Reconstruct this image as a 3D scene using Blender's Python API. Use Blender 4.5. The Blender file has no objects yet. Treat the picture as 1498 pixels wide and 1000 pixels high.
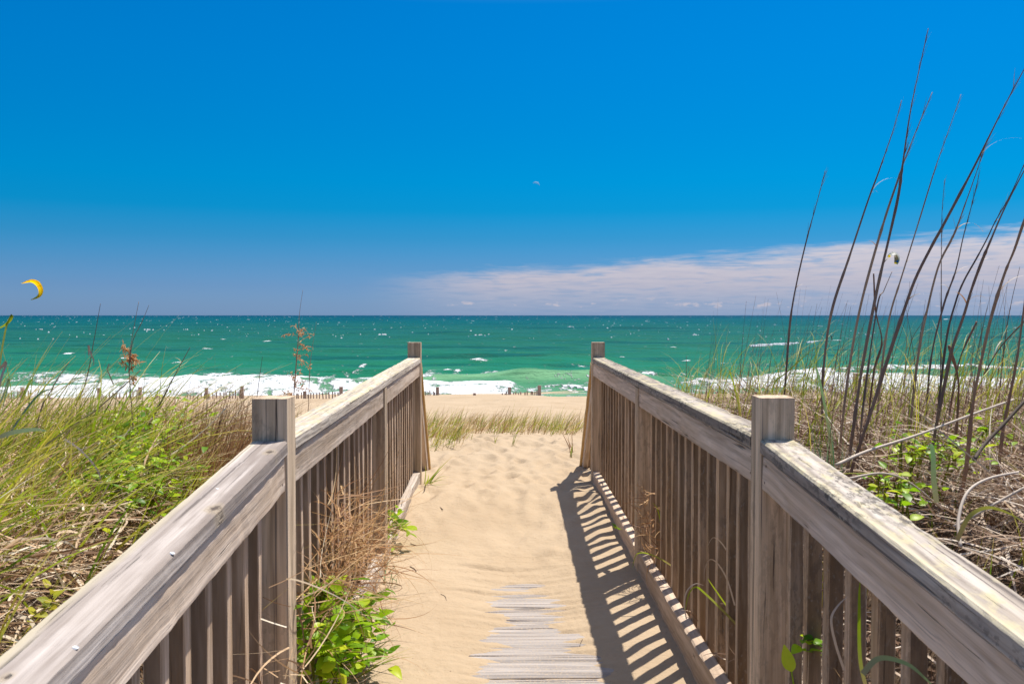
import bpy, math, random
import numpy as np
from mathutils import Vector, Matrix, Quaternion

RS = np.random.default_rng(11)
random.seed(5)
sc = bpy.context.scene
COL = sc.collection
R = math.radians

# ------------------------------------------------------------------ camera
EYE = 1.30
F = 1300.0                       # focal length in pixels of the 1498 px frame
PITCH = math.atan(39.0 / F)
cd = bpy.data.cameras.new('camera')
cd.sensor_width = 36.0
cd.lens = F / 1498.0 * 36.0
cd.clip_start = 0.05
cd.clip_end = 90000
cam = bpy.data.objects.new('camera', cd)
COL.objects.link(cam)
cam.location = (0, 0, EYE)
cam.rotation_euler = (R(90) - PITCH, 0, 0)
sc.camera = cam
cd.dof.use_dof = True
cd.dof.focus_distance = 6.0
cd.dof.aperture_fstop = 13.0

CP, SP = math.cos(PITCH), math.sin(PITCH)


def P(px, py, d):
    """world point seen at photo pixel (px, py) standing at distance d along the view"""
    a = (px - 749.0) / F
    b = -(py - 500.0) / F
    dy = CP + b * SP
    dz = -SP + b * CP
    return Vector((a / dy * d, d, EYE + dz / dy * d))


# ------------------------------------------------------------------ tags
def tag(o, label=None, cat=None, group=None, kind=None):
    if label: o['label'] = label
    if cat: o['category'] = cat
    if group: o['group'] = group
    if kind: o['kind'] = kind
    return o


def empty(name, loc, label, cat, group=None):
    o = bpy.data.objects.new(name, None)
    o.empty_display_size = 0.1
    COL.objects.link(o)
    o.location = loc
    return tag(o, label, cat, group)


def link(name, me, mats=None, parent=None, loc=None):
    o = bpy.data.objects.new(name, me)
    COL.objects.link(o)
    if mats:
        for m in (mats if isinstance(mats, (list, tuple)) else [mats]):
            me.materials.append(m)
    if parent is not None:
        o.parent = parent
    if loc is not None:
        o.location = loc
    return o


# ------------------------------------------------------------------ noise
_PT = np.random.default_rng(99).random((512, 512))


def vnoise(x, y, seed=0):
    x = np.asarray(x, float) + seed * 17.31
    y = np.asarray(y, float) + seed * 9.77
    xi = np.floor(x).astype(int); yi = np.floor(y).astype(int)
    fx = x - xi; fy = y - yi
    fx = fx * fx * (3 - 2 * fx); fy = fy * fy * (3 - 2 * fy)
    a = _PT[xi & 511, yi & 511]; b = _PT[(xi + 1) & 511, yi & 511]
    c = _PT[xi & 511, (yi + 1) & 511]; d = _PT[(xi + 1) & 511, (yi + 1) & 511]
    return (a * (1 - fx) + b * fx) * (1 - fy) + (c * (1 - fx) + d * fx) * fy - 0.5


def fbm(x, y, oct=4, seed=0):
    s = 0; a = 1.0; f = 1.0
    for k in range(oct):
        s = s + a * vnoise(np.asarray(x) * f, np.asarray(y) * f, seed + k * 3)
        a *= 0.5; f *= 2.03
    return s


def sstep(a, b, x):
    t = np.clip((np.asarray(x, float) - a) / (b - a), 0, 1)
    return t * t * (3 - 2 * t)


# ------------------------------------------------------------------ path frame and ground height
AX0, AXS = 0.0735, -0.018


def W(u, v, z=0.0):
    return Vector((AX0 + u + AXS * v, v - AXS * u, z))


def UV(x, y):
    x = np.asarray(x, float); y = np.asarray(y, float)
    v = (y + AXS * (x - AX0)) / (1 + AXS * AXS)
    u = x - AX0 - AXS * v
    return u, v


def deck_drop(v):
    v = np.asarray(v, float)
    return 1.262 + np.clip(2.25 - v, 0, None) * 0.09


_pv = [-40, -3, 6.0, 6.6, 7.3, 8.6, 12, 18, 26, 29, 34, 45, 60, 80, 100, 130]
_pd = [1.9, 1.50, 1.18, 1.205, 1.225, 1.20, 1.50, 1.95, 2.36, 2.62, 3.7, 5.4, 6.7, 7.6, 8.6, 10.5]
_sv = [-40, -4, 1.0, 4.6, 6.5, 9.0, 12, 18, 26, 29, 34, 45, 60, 80, 100, 130]
_sl = [1.2, 0.95, 0.80, 0.76, 0.95, 1.28, 1.52, 1.95, 2.36, 2.62, 3.7, 5.4, 6.7, 7.6, 8.6, 10.5]
_sr = [1.2, 0.90, 0.74, 0.68, 0.80, 1.22, 1.50, 1.95, 2.36, 2.62, 3.7, 5.4, 6.7, 7.6, 8.6, 10.5]

_fr = np.random.default_rng(3)
FOOT = []
for k in range(230):
    FOOT.append((_fr.uniform(-0.62, 0.62), _fr.uniform(4.4, 10.5), _fr.uniform(-0.5, 0.5), _fr.uniform(0.7, 1.25)))


def sand_cover(u, v):
    t0 = -0.018 + 0.019 * (v - 3.2) + 0.017 * np.clip(v - 4.2, 0, None) ** 2
    uc = 0.075 + 0.02 * (v - 3.0) * 0 - 0.035 * np.clip(v - 3.2, 0, 1.2)
    side = 0.040 * np.tanh((np.abs(u - uc) / 0.30) ** 2)
    n = 0.004 * fbm(u * 3, v * 7, 3, 4) + 0.021 * fbm(u * 1.7, v * 30, 4, 8) * (1 - sstep(4.3, 4.9, v)) * np.exp(-((u - uc) / 0.30) ** 4)
    return np.maximum(t0 + side + n, -0.0095)


def drop(u, v, fine=True):
    u = np.asarray(u, float); v = np.asarray(v, float)
    base = np.interp(v, _pv, _pd)
    deckpath = deck_drop(v) - sand_cover(u, v)
    w = sstep(5.3, 6.3, v)
    path = deckpath * (1 - w) + base * w
    side = np.where(u < 0, np.interp(v, _sv, _sl), np.interp(v, _sv, _sr))
    au = np.abs(u)
    near = 1 - sstep(6.2, 7.2, v)
    edge = base * (1 - near) + (deck_drop(v) - 0.088) * near
    b = sstep(0.66, 1.45, au)
    out = edge * (1 - b) + side * b
    k = sstep(0.615, 0.645, au) * near + (1 - near) * sstep(0.45, 1.4, au)
    d = path * (1 - k) + out * k
    hum = sstep(0.9, 2.0, au) * (1 - sstep(9, 14, v))
    d = d + hum * 0.18 * fbm(u * 0.7, v * 0.7, 3, 2)
    far = sstep(9, 16, v)
    d = d + sstep(14, 22, v) * (1 - sstep(32, 42, v)) * np.interp(u, [-30, -16, -8, -4, -1, 1, 2.3, 4.5, 8, 14, 30], [0.10, 0.13, 0.11, 0.08, 0.0, 0.0, 0.08, 0.03, -0.06, -0.10, -0.10])
    d = d + far * 0.07 * fbm(u * 0.12, v * 0.12, 3, 12) * (1 - sstep(55, 75, v)) * (0.35 + 0.65 * sstep(2, 12, au))
    d = d + 0.012 * sstep(14, 25, v) * u * 0.35 * (au < 3)
    if fine:
        lump = sstep(5.0, 6.5, v) * (1 - sstep(20, 40, v))
        d = d + lump * 0.019 * fbm(u * 3.2, v * 3.2, 4, 21) + 0.004 * fbm(u * 11, v * 11, 2, 5)
        d = d + sstep(8, 11, v) * (1 - sstep(20, 40, v)) * 0.09 * fbm(u * 0.9, v * 0.9, 3, 31)
        d = d + (0.05 * fbm(u * 4, v * 4, 3, 41) + 0.03 * fbm(u * 14, v * 14, 2, 43)) * sstep(0.66, 0.8, au) * (1 - sstep(8, 10, v))
    return d


def foot_dents(u, v):
    z = np.zeros_like(u)
    for (fu, fv, fa, fs) in FOOT:
        m = (np.abs(u - fu) < 0.35) & (np.abs(v - fv) < 0.4)
        if not m.any():
            continue
        du = u[m] - fu; dv = v[m] - fv
        c, s = math.cos(fa), math.sin(fa)
        a = (du * c + dv * s) / (0.055 * fs); b = (-du * s + dv * c) / (0.125 * fs)
        r2 = a * a + b * b
        z[m] += (-0.015 * np.exp(-r2 * 1.3) + 0.007 * np.exp(-(np.sqrt(r2) - 1.5) ** 2 * 3)) * fs * (0.45 + 0.55 * (fv > 5.6))
    return z


def G(x, y):
    u, v = UV(x, y)
    return EYE - drop(u, v, False)


# ------------------------------------------------------------------ mesh helpers
def mesh_np(name, verts, faces, attrs=None, matidx=None, smooth=False):
    """faces: list of (n,k) int arrays"""
    me = bpy.data.meshes.new(name)
    verts = np.asarray(verts, np.float32)
    me.vertices.add(len(verts))
    me.vertices.foreach_set('co', verts.ravel())
    loops = np.concatenate([f.ravel() for f in faces]).astype(np.int32)
    counts = np.concatenate([np.full(len(f), f.shape[1]) for f in faces]).astype(np.int32)
    starts = np.concatenate([[0], np.cumsum(counts)[:-1]]).astype(np.int32)
    me.loops.add(len(loops)); me.loops.foreach_set('vertex_index', loops)
    me.polygons.add(len(counts)); me.polygons.foreach_set('loop_start', starts)
    me.polygons.foreach_set('loop_total', counts)
    if matidx is not None:
        me.polygons.foreach_set('material_index', np.asarray(matidx, np.int32))
    me.polygons.foreach_set('use_smooth', np.full(len(counts), smooth))
    for k, a in (attrs or {}).items():
        at = me.attributes.new(k, 'FLOAT', 'POINT')
        at.data.foreach_set('value', np.asarray(a, np.float32))
    me.update(calc_edges=True)
    me.validate()
    return me


def grid_faces(nu, nv):
    i = np.arange(nu - 1)[None, :] + np.arange(nv - 1)[:, None] * nu
    i = i.ravel()
    return np.stack([i, i + 1, i + 1 + nu, i + nu], 1)


class Geo:
    def __init__(s):
        s.v = []; s.f4 = []; s.f3 = []; s.t = []; s.l = []; s.n = 0; s.m4 = []; s.m3 = []

    def add(s, v, f4=None, f3=None, tint=0.5, along=0.5, mat=0):
        v = np.asarray(v, float)
        s.v.append(v)
        s.t.append(np.broadcast_to(tint, (len(v),)).astype(float))
        s.l.append(np.broadcast_to(along, (len(v),)).astype(float))
        if f4 is not None and len(f4):
            s.f4.append(np.asarray(f4) + s.n); s.m4.append(np.full(len(f4), mat))
        if f3 is not None and len(f3):
            s.f3.append(np.asarray(f3) + s.n); s.m3.append(np.full(len(f3), mat))
        s.n += len(v)

    def mesh(s, name, origin=(0, 0, 0), smooth=False):
        v = np.concatenate(s.v) - np.asarray(origin)[None]
        fs, ms = [], []
        if s.f4: fs.append(np.concatenate(s.f4)); ms.append(np.concatenate(s.m4))
        if s.f3: fs.append(np.concatenate(s.f3)); ms.append(np.concatenate(s.m3))
        return mesh_np(name, v, fs, {'tint': np.concatenate(s.t), 'along': np.concatenate(s.l)}, np.concatenate(ms), smooth)


def ribbons(geo, base, az, tilt, curve, length, width, nseg=6, pw=1.3, azw=0.5, tint=None, mat=0, ground=True, lift=0.006, tipw=0.12):
    """many curved tapering grass blades at once"""
    base = np.asarray(base, float); n = len(base)
    az = np.broadcast_to(az, (n,)).astype(float); tilt = np.broadcast_to(tilt, (n,)); curve = np.broadcast_to(curve, (n,))
    length = np.broadcast_to(length, (n,)); width = np.broadcast_to(width, (n,))
    s = np.linspace(0, 1, nseg + 1)
    wob = RS.normal(0, azw, n)
    rows = np.zeros((n, nseg + 1, 3)); rows[:, 0] = base
    p = base.copy()
    tang = []
    for k in range(nseg + 1):
        th = tilt + curve * s[k] ** pw
        a = az + wob * s[k]
        t = np.stack([np.sin(th) * np.cos(a), np.sin(th) * np.sin(a), np.cos(th)], 1)
        tang.append(t)
        if k < nseg:
            p = p + t * (length / nseg)[:, None]
            if ground:
                p[:, 2] = np.maximum(p[:, 2], G(p[:, 0], p[:, 1]) + lift + 0.02 * RS.random(n))
            rows[:, k + 1] = p
    tang = np.stack(tang, 1)
    roll = RS.uniform(-0.9, 0.9, n)
    side = np.stack([-np.sin(az), np.cos(az), np.zeros(n)], 1)
    up = np.cross(tang[:, 0], side)
    wv = side * np.cos(roll)[:, None] + up * np.sin(roll)[:, None]
    prof = np.clip((1 - s ** 2.2), tipw, 1)
    off = wv[:, None, :] * (width[:, None] * prof[None, :] * 0.5)[:, :, None]
    V = np.stack([rows - off, rows + off], 2).reshape(n * (nseg + 1) * 2, 3)
    b = (np.arange(n) * (nseg + 1) * 2)[:, None] + (np.arange(nseg) * 2)[None, :]
    b = b.ravel()
    Fc = np.stack([b, b + 1, b + 3, b + 2], 1)
    if tint is None:
        tint = RS.random(n)
    T = np.repeat(tint, (nseg + 1) * 2)
    L = np.tile(np.repeat(s, 2), n)
    geo.add(V, Fc, None, T, L, mat)
    return rows


def smooth_path(pts, n):
    pts = [Vector(p) for p in pts]
    if len(pts) < 3:
        return [pts[0].lerp(pts[-1], i / (n - 1)) for i in range(n)]
    ext = [pts[0] * 2 - pts[1]] + pts + [pts[-1] * 2 - pts[-2]]
    out = []
    m = len(pts) - 1
    for i in range(n):
        t = i / (n - 1) * m
        k = min(int(t), m - 1); f = t - k
        a, b, c, d = ext[k], ext[k + 1], ext[k + 2], ext[k + 3]
        out.append(0.5 * ((2 * b) + (c - a) * f + (2 * a - 5 * b + 4 * c - d) * f * f + (3 * b - a - 3 * c + d) * f ** 3))
    return out


def tube(geo, pts, r0, r1, sides=6, n=None, tint=0.5, mat=0, radii=None):
    q = smooth_path(pts, n or max(6, len(pts) * 4))
    n = len(q)
    V = []
    for i, p in enumerate(q):
        t = (q[min(i + 1, n - 1)] - q[max(i - 1, 0)])
        if t.length < 1e-9: t = Vector((0, 0, 1))
        t.normalize()
        ref = Vector((0, 1, 0)) if abs(t.y) < 0.9 else Vector((1, 0, 0))
        a = t.cross(ref).normalized(); b = t.cross(a)
        f = i / (n - 1)
        r = r0 + (r1 - r0) * f if radii is None else float(np.interp(f, np.linspace(0, 1, len(radii)), radii))
        for k in range(sides):
            an = 2 * math.pi * k / sides
            V.append(p + (a * math.cos(an) + b * math.sin(an)) * r)
    Fc = []
    for i in range(n - 1):
        for k in range(sides):
            k2 = (k + 1) % sides
            Fc.append((i * sides + k, i * sides + k2, (i + 1) * sides + k2, (i + 1) * sides + k))
    base = len(V)
    V.append(q[0]); V.append(q[-1])
    T3 = []
    for k in range(sides):
        k2 = (k + 1) % sides
        T3.append((base, k2, k)); T3.append((base + 1, (n - 1) * sides + k, (n - 1) * sides + k2))
    al = np.concatenate([np.repeat(np.linspace(0, 1, n), sides), [0, 1]])
    geo.add([tuple(v) for v in V], Fc, T3, tint, al, mat)


def leaf(geo, base, direction, normal, length, width, tint=0.5, mat=0, fold=0.25, droop=0.2, nseg=5, shape=1.0):
    """one ovate leaf with a folded midrib"""
    d = Vector(direction).normalized(); nn = Vector(normal)
    s_ = d.cross(nn)
    if s_.length < 1e-4: s_ = d.cross(Vector((1, 0.3, 0.2)))
    s_.normalize(); nn = s_.cross(d).normalized()
    V = []; A = []
    for i in range(nseg + 1):
        f = i / nseg
        wv = width * 0.5 * (math.sin(math.pi * min(1, f ** (0.75 * shape))) ** 0.8) if 0 < f < 1 else 0.0015
        c = Vector(base) + d * (length * f) - nn * (droop * length * f * f)
        for k in (-1, 0, 1):
            V.append(c + s_ * (wv * k) + nn * (fold * wv * abs(k)))
            A.append(f)
    Fc = []
    for i in range(nseg):
        for k in (0, 1):
            a = i * 3 + k
            Fc.append((a, a + 1, a + 4, a + 3))
    geo.add([tuple(v) for v in V], Fc, None, tint, np.array(A), mat)


# ------------------------------------------------------------------ materials
def newmat(name):
    m = bpy.data.materials.new(name)
    m.use_nodes = True
    nt = m.node_tree
    for n in list(nt.nodes): nt.nodes.remove(n)
    return m, nt


class N:
    """small node graph helper"""
    def __init__(s, nt): s.nt = nt

    def n(s, t, **kw):
        o = s.nt.nodes.new(t)
        for k, v in kw.items(): setattr(o, k, v)
        return o

    def lk(s, a, b): s.nt.links.new(a, b)

    def val(s, sock, x):
        if hasattr(x, 'is_linked') or isinstance(x, bpy.types.NodeSocket): s.lk(x, sock)
        else: sock.default_value = x

    def math(s, op, a, b=0.0, c=0.0, clamp=False):
        o = s.n('ShaderNodeMath', operation=op); o.use_clamp = clamp
        s.val(o.inputs[0], a); s.val(o.inputs[1], b); s.val(o.inputs[2], c)
        return o.outputs[0]

    def mix(s, f, a, b, blend='MIX'):
        o = s.n('ShaderNodeMix', data_type='RGBA', blend_type=blend)
        s.val(o.inputs[0], f)
        s.val(o.inputs[6], a if not isinstance(a, tuple) else (*a, 1) if len(a) == 3 else a)
        s.val(o.inputs[7], b if not isinstance(b, tuple) else (*b, 1) if len(b) == 3 else b)
        return o.outputs[2]

    def ramp(s, f, stops, interp='LINEAR'):
        o = s.n('ShaderNodeValToRGB'); s.val(o.inputs[0], f)
        cr = o.color_ramp; cr.interpolation = interp
        while len(cr.elements) < len(stops): cr.elements.new(0.5)
        for e, (p, c) in zip(cr.elements, stops):
            e.position = p; e.color = (*c, 1) if len(c) == 3 else c
        return o.outputs[0]

    def mapr(s, x, a, b, c=0.0, d=1.0, smooth=False):
        o = s.n('ShaderNodeMapRange'); o.clamp = True
        if smooth: o.interpolation_type = 'SMOOTHSTEP'
        s.val(o.inputs[0], x); s.val(o.inputs[1], a); s.val(o.inputs[2], b); s.val(o.inputs[3], c); s.val(o.inputs[4], d)
        return o.outputs[0]

    def noise(s, vec, scale=1.0, detail=3.0, rough=0.5, dist=0.0, dim='3D'):
        o = s.n('ShaderNodeTexNoise', noise_dimensions=dim)
        s.lk(vec, o.inputs['Vector'])
        o.inputs['Scale'].default_value = scale; o.inputs['Detail'].default_value = detail
        o.inputs['Roughness'].default_value = rough; o.inputs['Distortion'].default_value = dist
        return o.outputs[0]

    def vscale(s, vec, sx, sy, sz, off=None):
        o = s.n('ShaderNodeMapping'); s.lk(vec, o.inputs[0])
        o.inputs['Scale'].default_value = (sx, sy, sz)
        if off is not None: s.val(o.inputs['Location'], off)
        return o.outputs[0]

    def attr(s, name):
        o = s.n('ShaderNodeAttribute', attribute_name=name); return o.outputs['Fac']

    def out(s, sh):
        o = s.n('ShaderNodeOutputMaterial'); s.lk(sh, o.inputs[0])

    def bump(s, h, strength=0.5, dist=0.01):
        o = s.n('ShaderNodeBump'); s.lk(h, o.inputs['Height'])
        o.inputs['Strength'].default_value = strength; o.inputs['Distance'].default_value = dist
        return o.outputs[0]

    def principled(s, col, rough=0.8, spec=0.3, normal=None):
        o = s.n('ShaderNodeBsdfPrincipled')
        s.val(o.inputs['Base Color'], col if not isinstance(col, tuple) else (*col, 1))
        s.val(o.inputs['Roughness'], rough)
        o.inputs['Specular IOR Level'].default_value = spec
        if normal is not None: s.lk(normal, o.inputs['Normal'])
        return o.outputs[0]


def wood(name, light, dark, crack=(0.05, 0.04, 0.035), lichen=0.0, speck=0.0, ringf=260.0, warm=(0.36, 0.25, 0.15), warmth=0.25, cracks=0.0, knots=(), edge=0.0, bands=0.45, shade_stain=0.0):
    m, nt = newmat(name); g = N(nt)
    tc = g.n('ShaderNodeTexCoord').outputs['Object']
    oi = g.n('ShaderNodeObjectInfo')
    rnd = oi.outputs['Random']
    offv = g.n('ShaderNodeCombineXYZ')
    g.lk(g.math('MULTIPLY', rnd, 37.0), offv.inputs[0])
    g.lk(g.math('MULTIPLY', rnd, 1.9), offv.inputs[1]); g.lk(g.math('MULTIPLY', rnd, 2.7), offv.inputs[2])
    o_ = offv.outputs[0]
    v0 = g.n('ShaderNodeVectorMath', operation='ADD'); g.lk(tc, v0.inputs[0]); g.lk(o_, v0.inputs[1]); v0 = v0.outputs[0]
    # growth rings about an axis beside the board, wandering along its length
    sep = g.n('ShaderNodeSeparateXYZ'); g.lk(tc, sep.inputs[0])
    wa = g.noise(g.vscale(v0, 1.6, 3.0, 3.0), 1.0, 2.0, 0.5)
    wa2 = g.noise(g.vscale(v0, 6.0, 9.0, 9.0), 1.0, 2.0, 0.5)
    offy = g.math('ADD', g.math('MULTIPLY', g.math('SUBTRACT', rnd, 0.5), 0.07), g.math('MULTIPLY', g.math('SUBTRACT', wa, 0.5), 0.10))
    y = g.math('ADD', sep.outputs[1], offy)
    z = g.math('ADD', sep.outputs[2], g.math('ADD', 0.045, g.math('MULTIPLY', g.math('SUBTRACT', wa2, 0.5), 0.03)))
    r = g.math('SQRT', g.math('ADD', g.math('MULTIPLY', y, y), g.math('MULTIPLY', z, z)))
    ring = g.math('ADD', g.math('MULTIPLY', g.math('SINE', g.math('MULTIPLY', r, ringf * 2.4)), 0.5), 0.5)
    fib = g.noise(g.vscale(v0, 5.0, 210.0, 210.0), 1.0, 4.0, 0.6)
    fib2 = g.noise(g.vscale(v0, 2.2, 42.0, 42.0), 1.0, 3.0, 0.55)
    cr = g.noise(g.vscale(v0, 3.0, 75.0, 75.0), 1.0, 2.0, 0.6, 0.3)
    crk = g.math('MULTIPLY', g.mapr(cr, 0.67, 0.73), 0.8)
    blot = g.noise(g.vscale(v0, 2.5, 7.0, 7.0), 1.0, 4.0, 0.6)
    t = g.math('ADD', g.math('MULTIPLY', fib, 0.50), g.math('ADD', g.math('MULTIPLY', fib2, 0.45), g.math('MULTIPLY', ring, 0.16)))
    c = g.mix(g.mapr(t, 0.35, 0.72), dark, light)
    c = g.mix(g.math('MULTIPLY', g.mapr(blot, 0.40, 0.68), warmth * 1.6), c, warm)
    c = g.mix(g.math('MULTIPLY', g.mapr(g.noise(g.vscale(v0, 1.2, 16, 16), 1.0, 3.0), 0.5, 0.75), 0.35), c, dark)
    bd = g.noise(g.vscale(v0, 0.9, 27.0, 27.0), 1.0, 2.0, 0.5)
    c = g.mix(g.math('MULTIPLY', g.mapr(bd, 0.47, 0.62), bands), c, dark)
    c = g.mix(g.math('MULTIPLY', g.mapr(bd, 0.44, 0.34), bands * 0.7), c, tuple(min(0.9, x_ * 1.18) for x_ in light))
    if cracks:
        fc = g.mapr(g.noise(g.vscale(v0, 1.3, 120.0, 120.0), 1.0, 2.0, 0.5), 0.62, 0.67)
        c = g.mix(g.math('MULTIPLY', fc, cracks), c, (0.11, 0.09, 0.08))
    c = g.mix(crk, c, crack)
    kh = None
    wn0 = g.noise(g.vscale(v0, 60, 70, 70), 1.0, 3.0, 0.6)
    for (kx, ky, kr) in knots:
        dx = g.math('DIVIDE', g.math('SUBTRACT', sep.outputs[0], kx), kr * 1.7); dy = g.math('DIVIDE', g.math('SUBTRACT', sep.outputs[1], ky), kr)
        rr = g.math('ADD', g.math('SQRT', g.math('ADD', g.math('MULTIPLY', dx, dx), g.math('MULTIPLY', dy, dy))), g.math('ADD', g.math('MULTIPLY', g.math('SUBTRACT', fib2, 0.5), 1.7), g.math('MULTIPLY', g.math('SUBTRACT', wn0, 0.5), 1.6)))
        c = g.mix(g.math('MULTIPLY', g.mapr(rr, 2.2, 1.0), 0.55), c, (0.52, 0.42, 0.29))
        rl = g.math('ADD', g.math('MULTIPLY', g.math('SINE', g.math('MULTIPLY', rr, 16.0)), 0.5), 0.5)
        c = g.mix(g.math('MULTIPLY', g.mapr(rr, 1.7, 0.9), g.math('MULTIPLY', rl, 0.6)), c, (0.22, 0.17, 0.13))
        c = g.mix(g.mapr(rr, 0.75, 0.45), c, (0.13, 0.10, 0.08))
        q_ = g.mapr(rr, 1.1, 0.5); kh = q_ if kh is None else g.math('MAXIMUM', kh, q_)
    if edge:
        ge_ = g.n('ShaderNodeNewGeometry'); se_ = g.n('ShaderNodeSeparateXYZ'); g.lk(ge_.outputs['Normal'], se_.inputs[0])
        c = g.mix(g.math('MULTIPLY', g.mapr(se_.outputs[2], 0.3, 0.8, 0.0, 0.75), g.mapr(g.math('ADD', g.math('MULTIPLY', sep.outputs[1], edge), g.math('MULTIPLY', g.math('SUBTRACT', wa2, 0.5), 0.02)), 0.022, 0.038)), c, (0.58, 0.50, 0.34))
    if shade_stain:  # front and back faces painted darker: patchy stain plus their shade in colour
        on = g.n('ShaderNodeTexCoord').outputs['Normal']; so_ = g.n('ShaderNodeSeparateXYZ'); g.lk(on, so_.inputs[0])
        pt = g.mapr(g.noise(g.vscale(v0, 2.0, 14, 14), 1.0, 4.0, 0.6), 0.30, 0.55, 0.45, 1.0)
        c = g.mix(g.math('MULTIPLY', g.mapr(g.math('ABSOLUTE', so_.outputs[2]), 0.6, 0.9), g.math('MULTIPLY', pt, shade_stain)), c, (0.150, 0.090, 0.046))
    # per board tone
    hv = g.n('ShaderNodeHueSaturation'); g.lk(c, hv.inputs['Color'])
    g.lk(g.mapr(rnd, 0, 1, 0.82, 1.14), hv.inputs['Value'])
    c = hv.outputs[0]
    wn = g.noise(g.vscale(v0, 14, 24, 24), 1.0, 4.0, 0.65)
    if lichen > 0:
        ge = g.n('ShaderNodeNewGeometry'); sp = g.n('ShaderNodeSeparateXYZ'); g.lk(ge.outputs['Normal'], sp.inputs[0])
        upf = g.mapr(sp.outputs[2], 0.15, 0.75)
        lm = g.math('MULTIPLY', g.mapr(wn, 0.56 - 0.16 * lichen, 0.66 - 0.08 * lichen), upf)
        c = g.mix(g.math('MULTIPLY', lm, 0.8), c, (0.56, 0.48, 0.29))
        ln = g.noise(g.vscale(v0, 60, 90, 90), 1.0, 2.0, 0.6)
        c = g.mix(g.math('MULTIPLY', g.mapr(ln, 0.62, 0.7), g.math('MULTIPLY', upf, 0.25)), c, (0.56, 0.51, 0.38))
    if speck > 0:
        ns = g.noise(g.vscale(v0, 30, 70, 70), 1.0, 4.0, 0.7)
        reg = g.mapr(g.noise(g.vscale(v0, 3.2, 9, 9), 1.0, 2.0), 0.40, 0.58)
        c = g.mix(g.math('MULTIPLY', g.mapr(ns, 0.50, 0.56), g.math('MULTIPLY', reg, 0.85 * speck)), c, (0.055, 0.05, 0.045))
        ns2 = g.noise(g.vscale(v0, 55, 95, 95), 1.0, 3.0, 0.6)
        c = g.mix(g.math('MULTIPLY', g.mapr(ns2, 0.60, 0.64), g.math('MULTIPLY', reg, 0.6 * speck)), c, (0.45, 0.43, 0.37))
    h = g.math('SUBTRACT', g.math('ADD', g.math('MULTIPLY', fib, 0.5), g.math('ADD', g.math('MULTIPLY', ring, 0.12), g.math('MULTIPLY', fib2, 0.5))), g.math('MULTIPLY', crk, 1.0))
    if kh is not None: h = g.math('SUBTRACT', h, g.math('MULTIPLY', kh, 1.2))
    g.out(g.principled(c, 0.85, 0.2, g.bump(h, 0.9, 0.0035)))
    return m


M = {}
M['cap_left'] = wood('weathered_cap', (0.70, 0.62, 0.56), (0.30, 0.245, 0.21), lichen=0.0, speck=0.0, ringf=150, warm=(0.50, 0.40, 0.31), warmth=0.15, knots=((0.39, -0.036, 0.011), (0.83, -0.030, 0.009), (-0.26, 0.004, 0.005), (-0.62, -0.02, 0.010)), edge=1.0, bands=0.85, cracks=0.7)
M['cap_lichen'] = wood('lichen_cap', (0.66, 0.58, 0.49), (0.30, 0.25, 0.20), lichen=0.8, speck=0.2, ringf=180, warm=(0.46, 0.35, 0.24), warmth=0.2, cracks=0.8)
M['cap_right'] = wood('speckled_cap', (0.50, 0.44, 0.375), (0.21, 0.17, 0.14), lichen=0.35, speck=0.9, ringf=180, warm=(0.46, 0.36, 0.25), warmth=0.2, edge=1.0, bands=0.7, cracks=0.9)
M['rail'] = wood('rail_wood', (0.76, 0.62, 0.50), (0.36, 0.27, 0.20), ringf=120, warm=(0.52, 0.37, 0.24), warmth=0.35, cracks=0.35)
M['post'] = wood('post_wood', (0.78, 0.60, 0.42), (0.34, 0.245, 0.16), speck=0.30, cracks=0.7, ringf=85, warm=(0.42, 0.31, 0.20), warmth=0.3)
M['baluster'] = wood('baluster_wood', (0.78, 0.60, 0.45), (0.36, 0.25, 0.165), shade_stain=0.72, ringf=170, warm=(0.40, 0.25, 0.13), warmth=0.4)
M['baluster_dark'] = wood('mossy_baluster_wood', (0.74, 0.56, 0.40), (0.34, 0.235, 0.15), speck=0.35, shade_stain=0.78, ringf=170, warm=(0.40, 0.25, 0.12), warmth=0.5)
M['toe'] = wood('toe_board_wood', (0.78, 0.61, 0.46), (0.46, 0.34, 0.245), ringf=160, warm=(0.48, 0.335, 0.21), warmth=0.4)
M['toe_left'] = wood('grey_toe_board_wood', (0.60, 0.52, 0.44), (0.30, 0.245, 0.195), ringf=160, cracks=0.5)
M['new_wood'] = wood('ochre_wood', (0.58, 0.41, 0.20), (0.36, 0.235, 0.10), ringf=160, warm=(0.52, 0.34, 0.14), warmth=0.6)
M['fence_wood'] = wood('fence_wood', (0.55, 0.42, 0.36), (0.32, 0.23, 0.19), ringf=200, warm=(0.30, 0.18, 0.12), warmth=0.4)


def metal_mat():
    m, nt = newmat('galvanised_screw'); g = N(nt)
    o = g.n('ShaderNodeBsdfPrincipled'); o.inputs['Base Color'].default_value = (0.9, 0.88, 0.85, 1)
    o.inputs['Metallic'].default_value = 0.9; o.inputs['Roughness'].default_value = 0.55
    g.out(o.outputs[0]); return m


M['screw'] = metal_mat()


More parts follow.
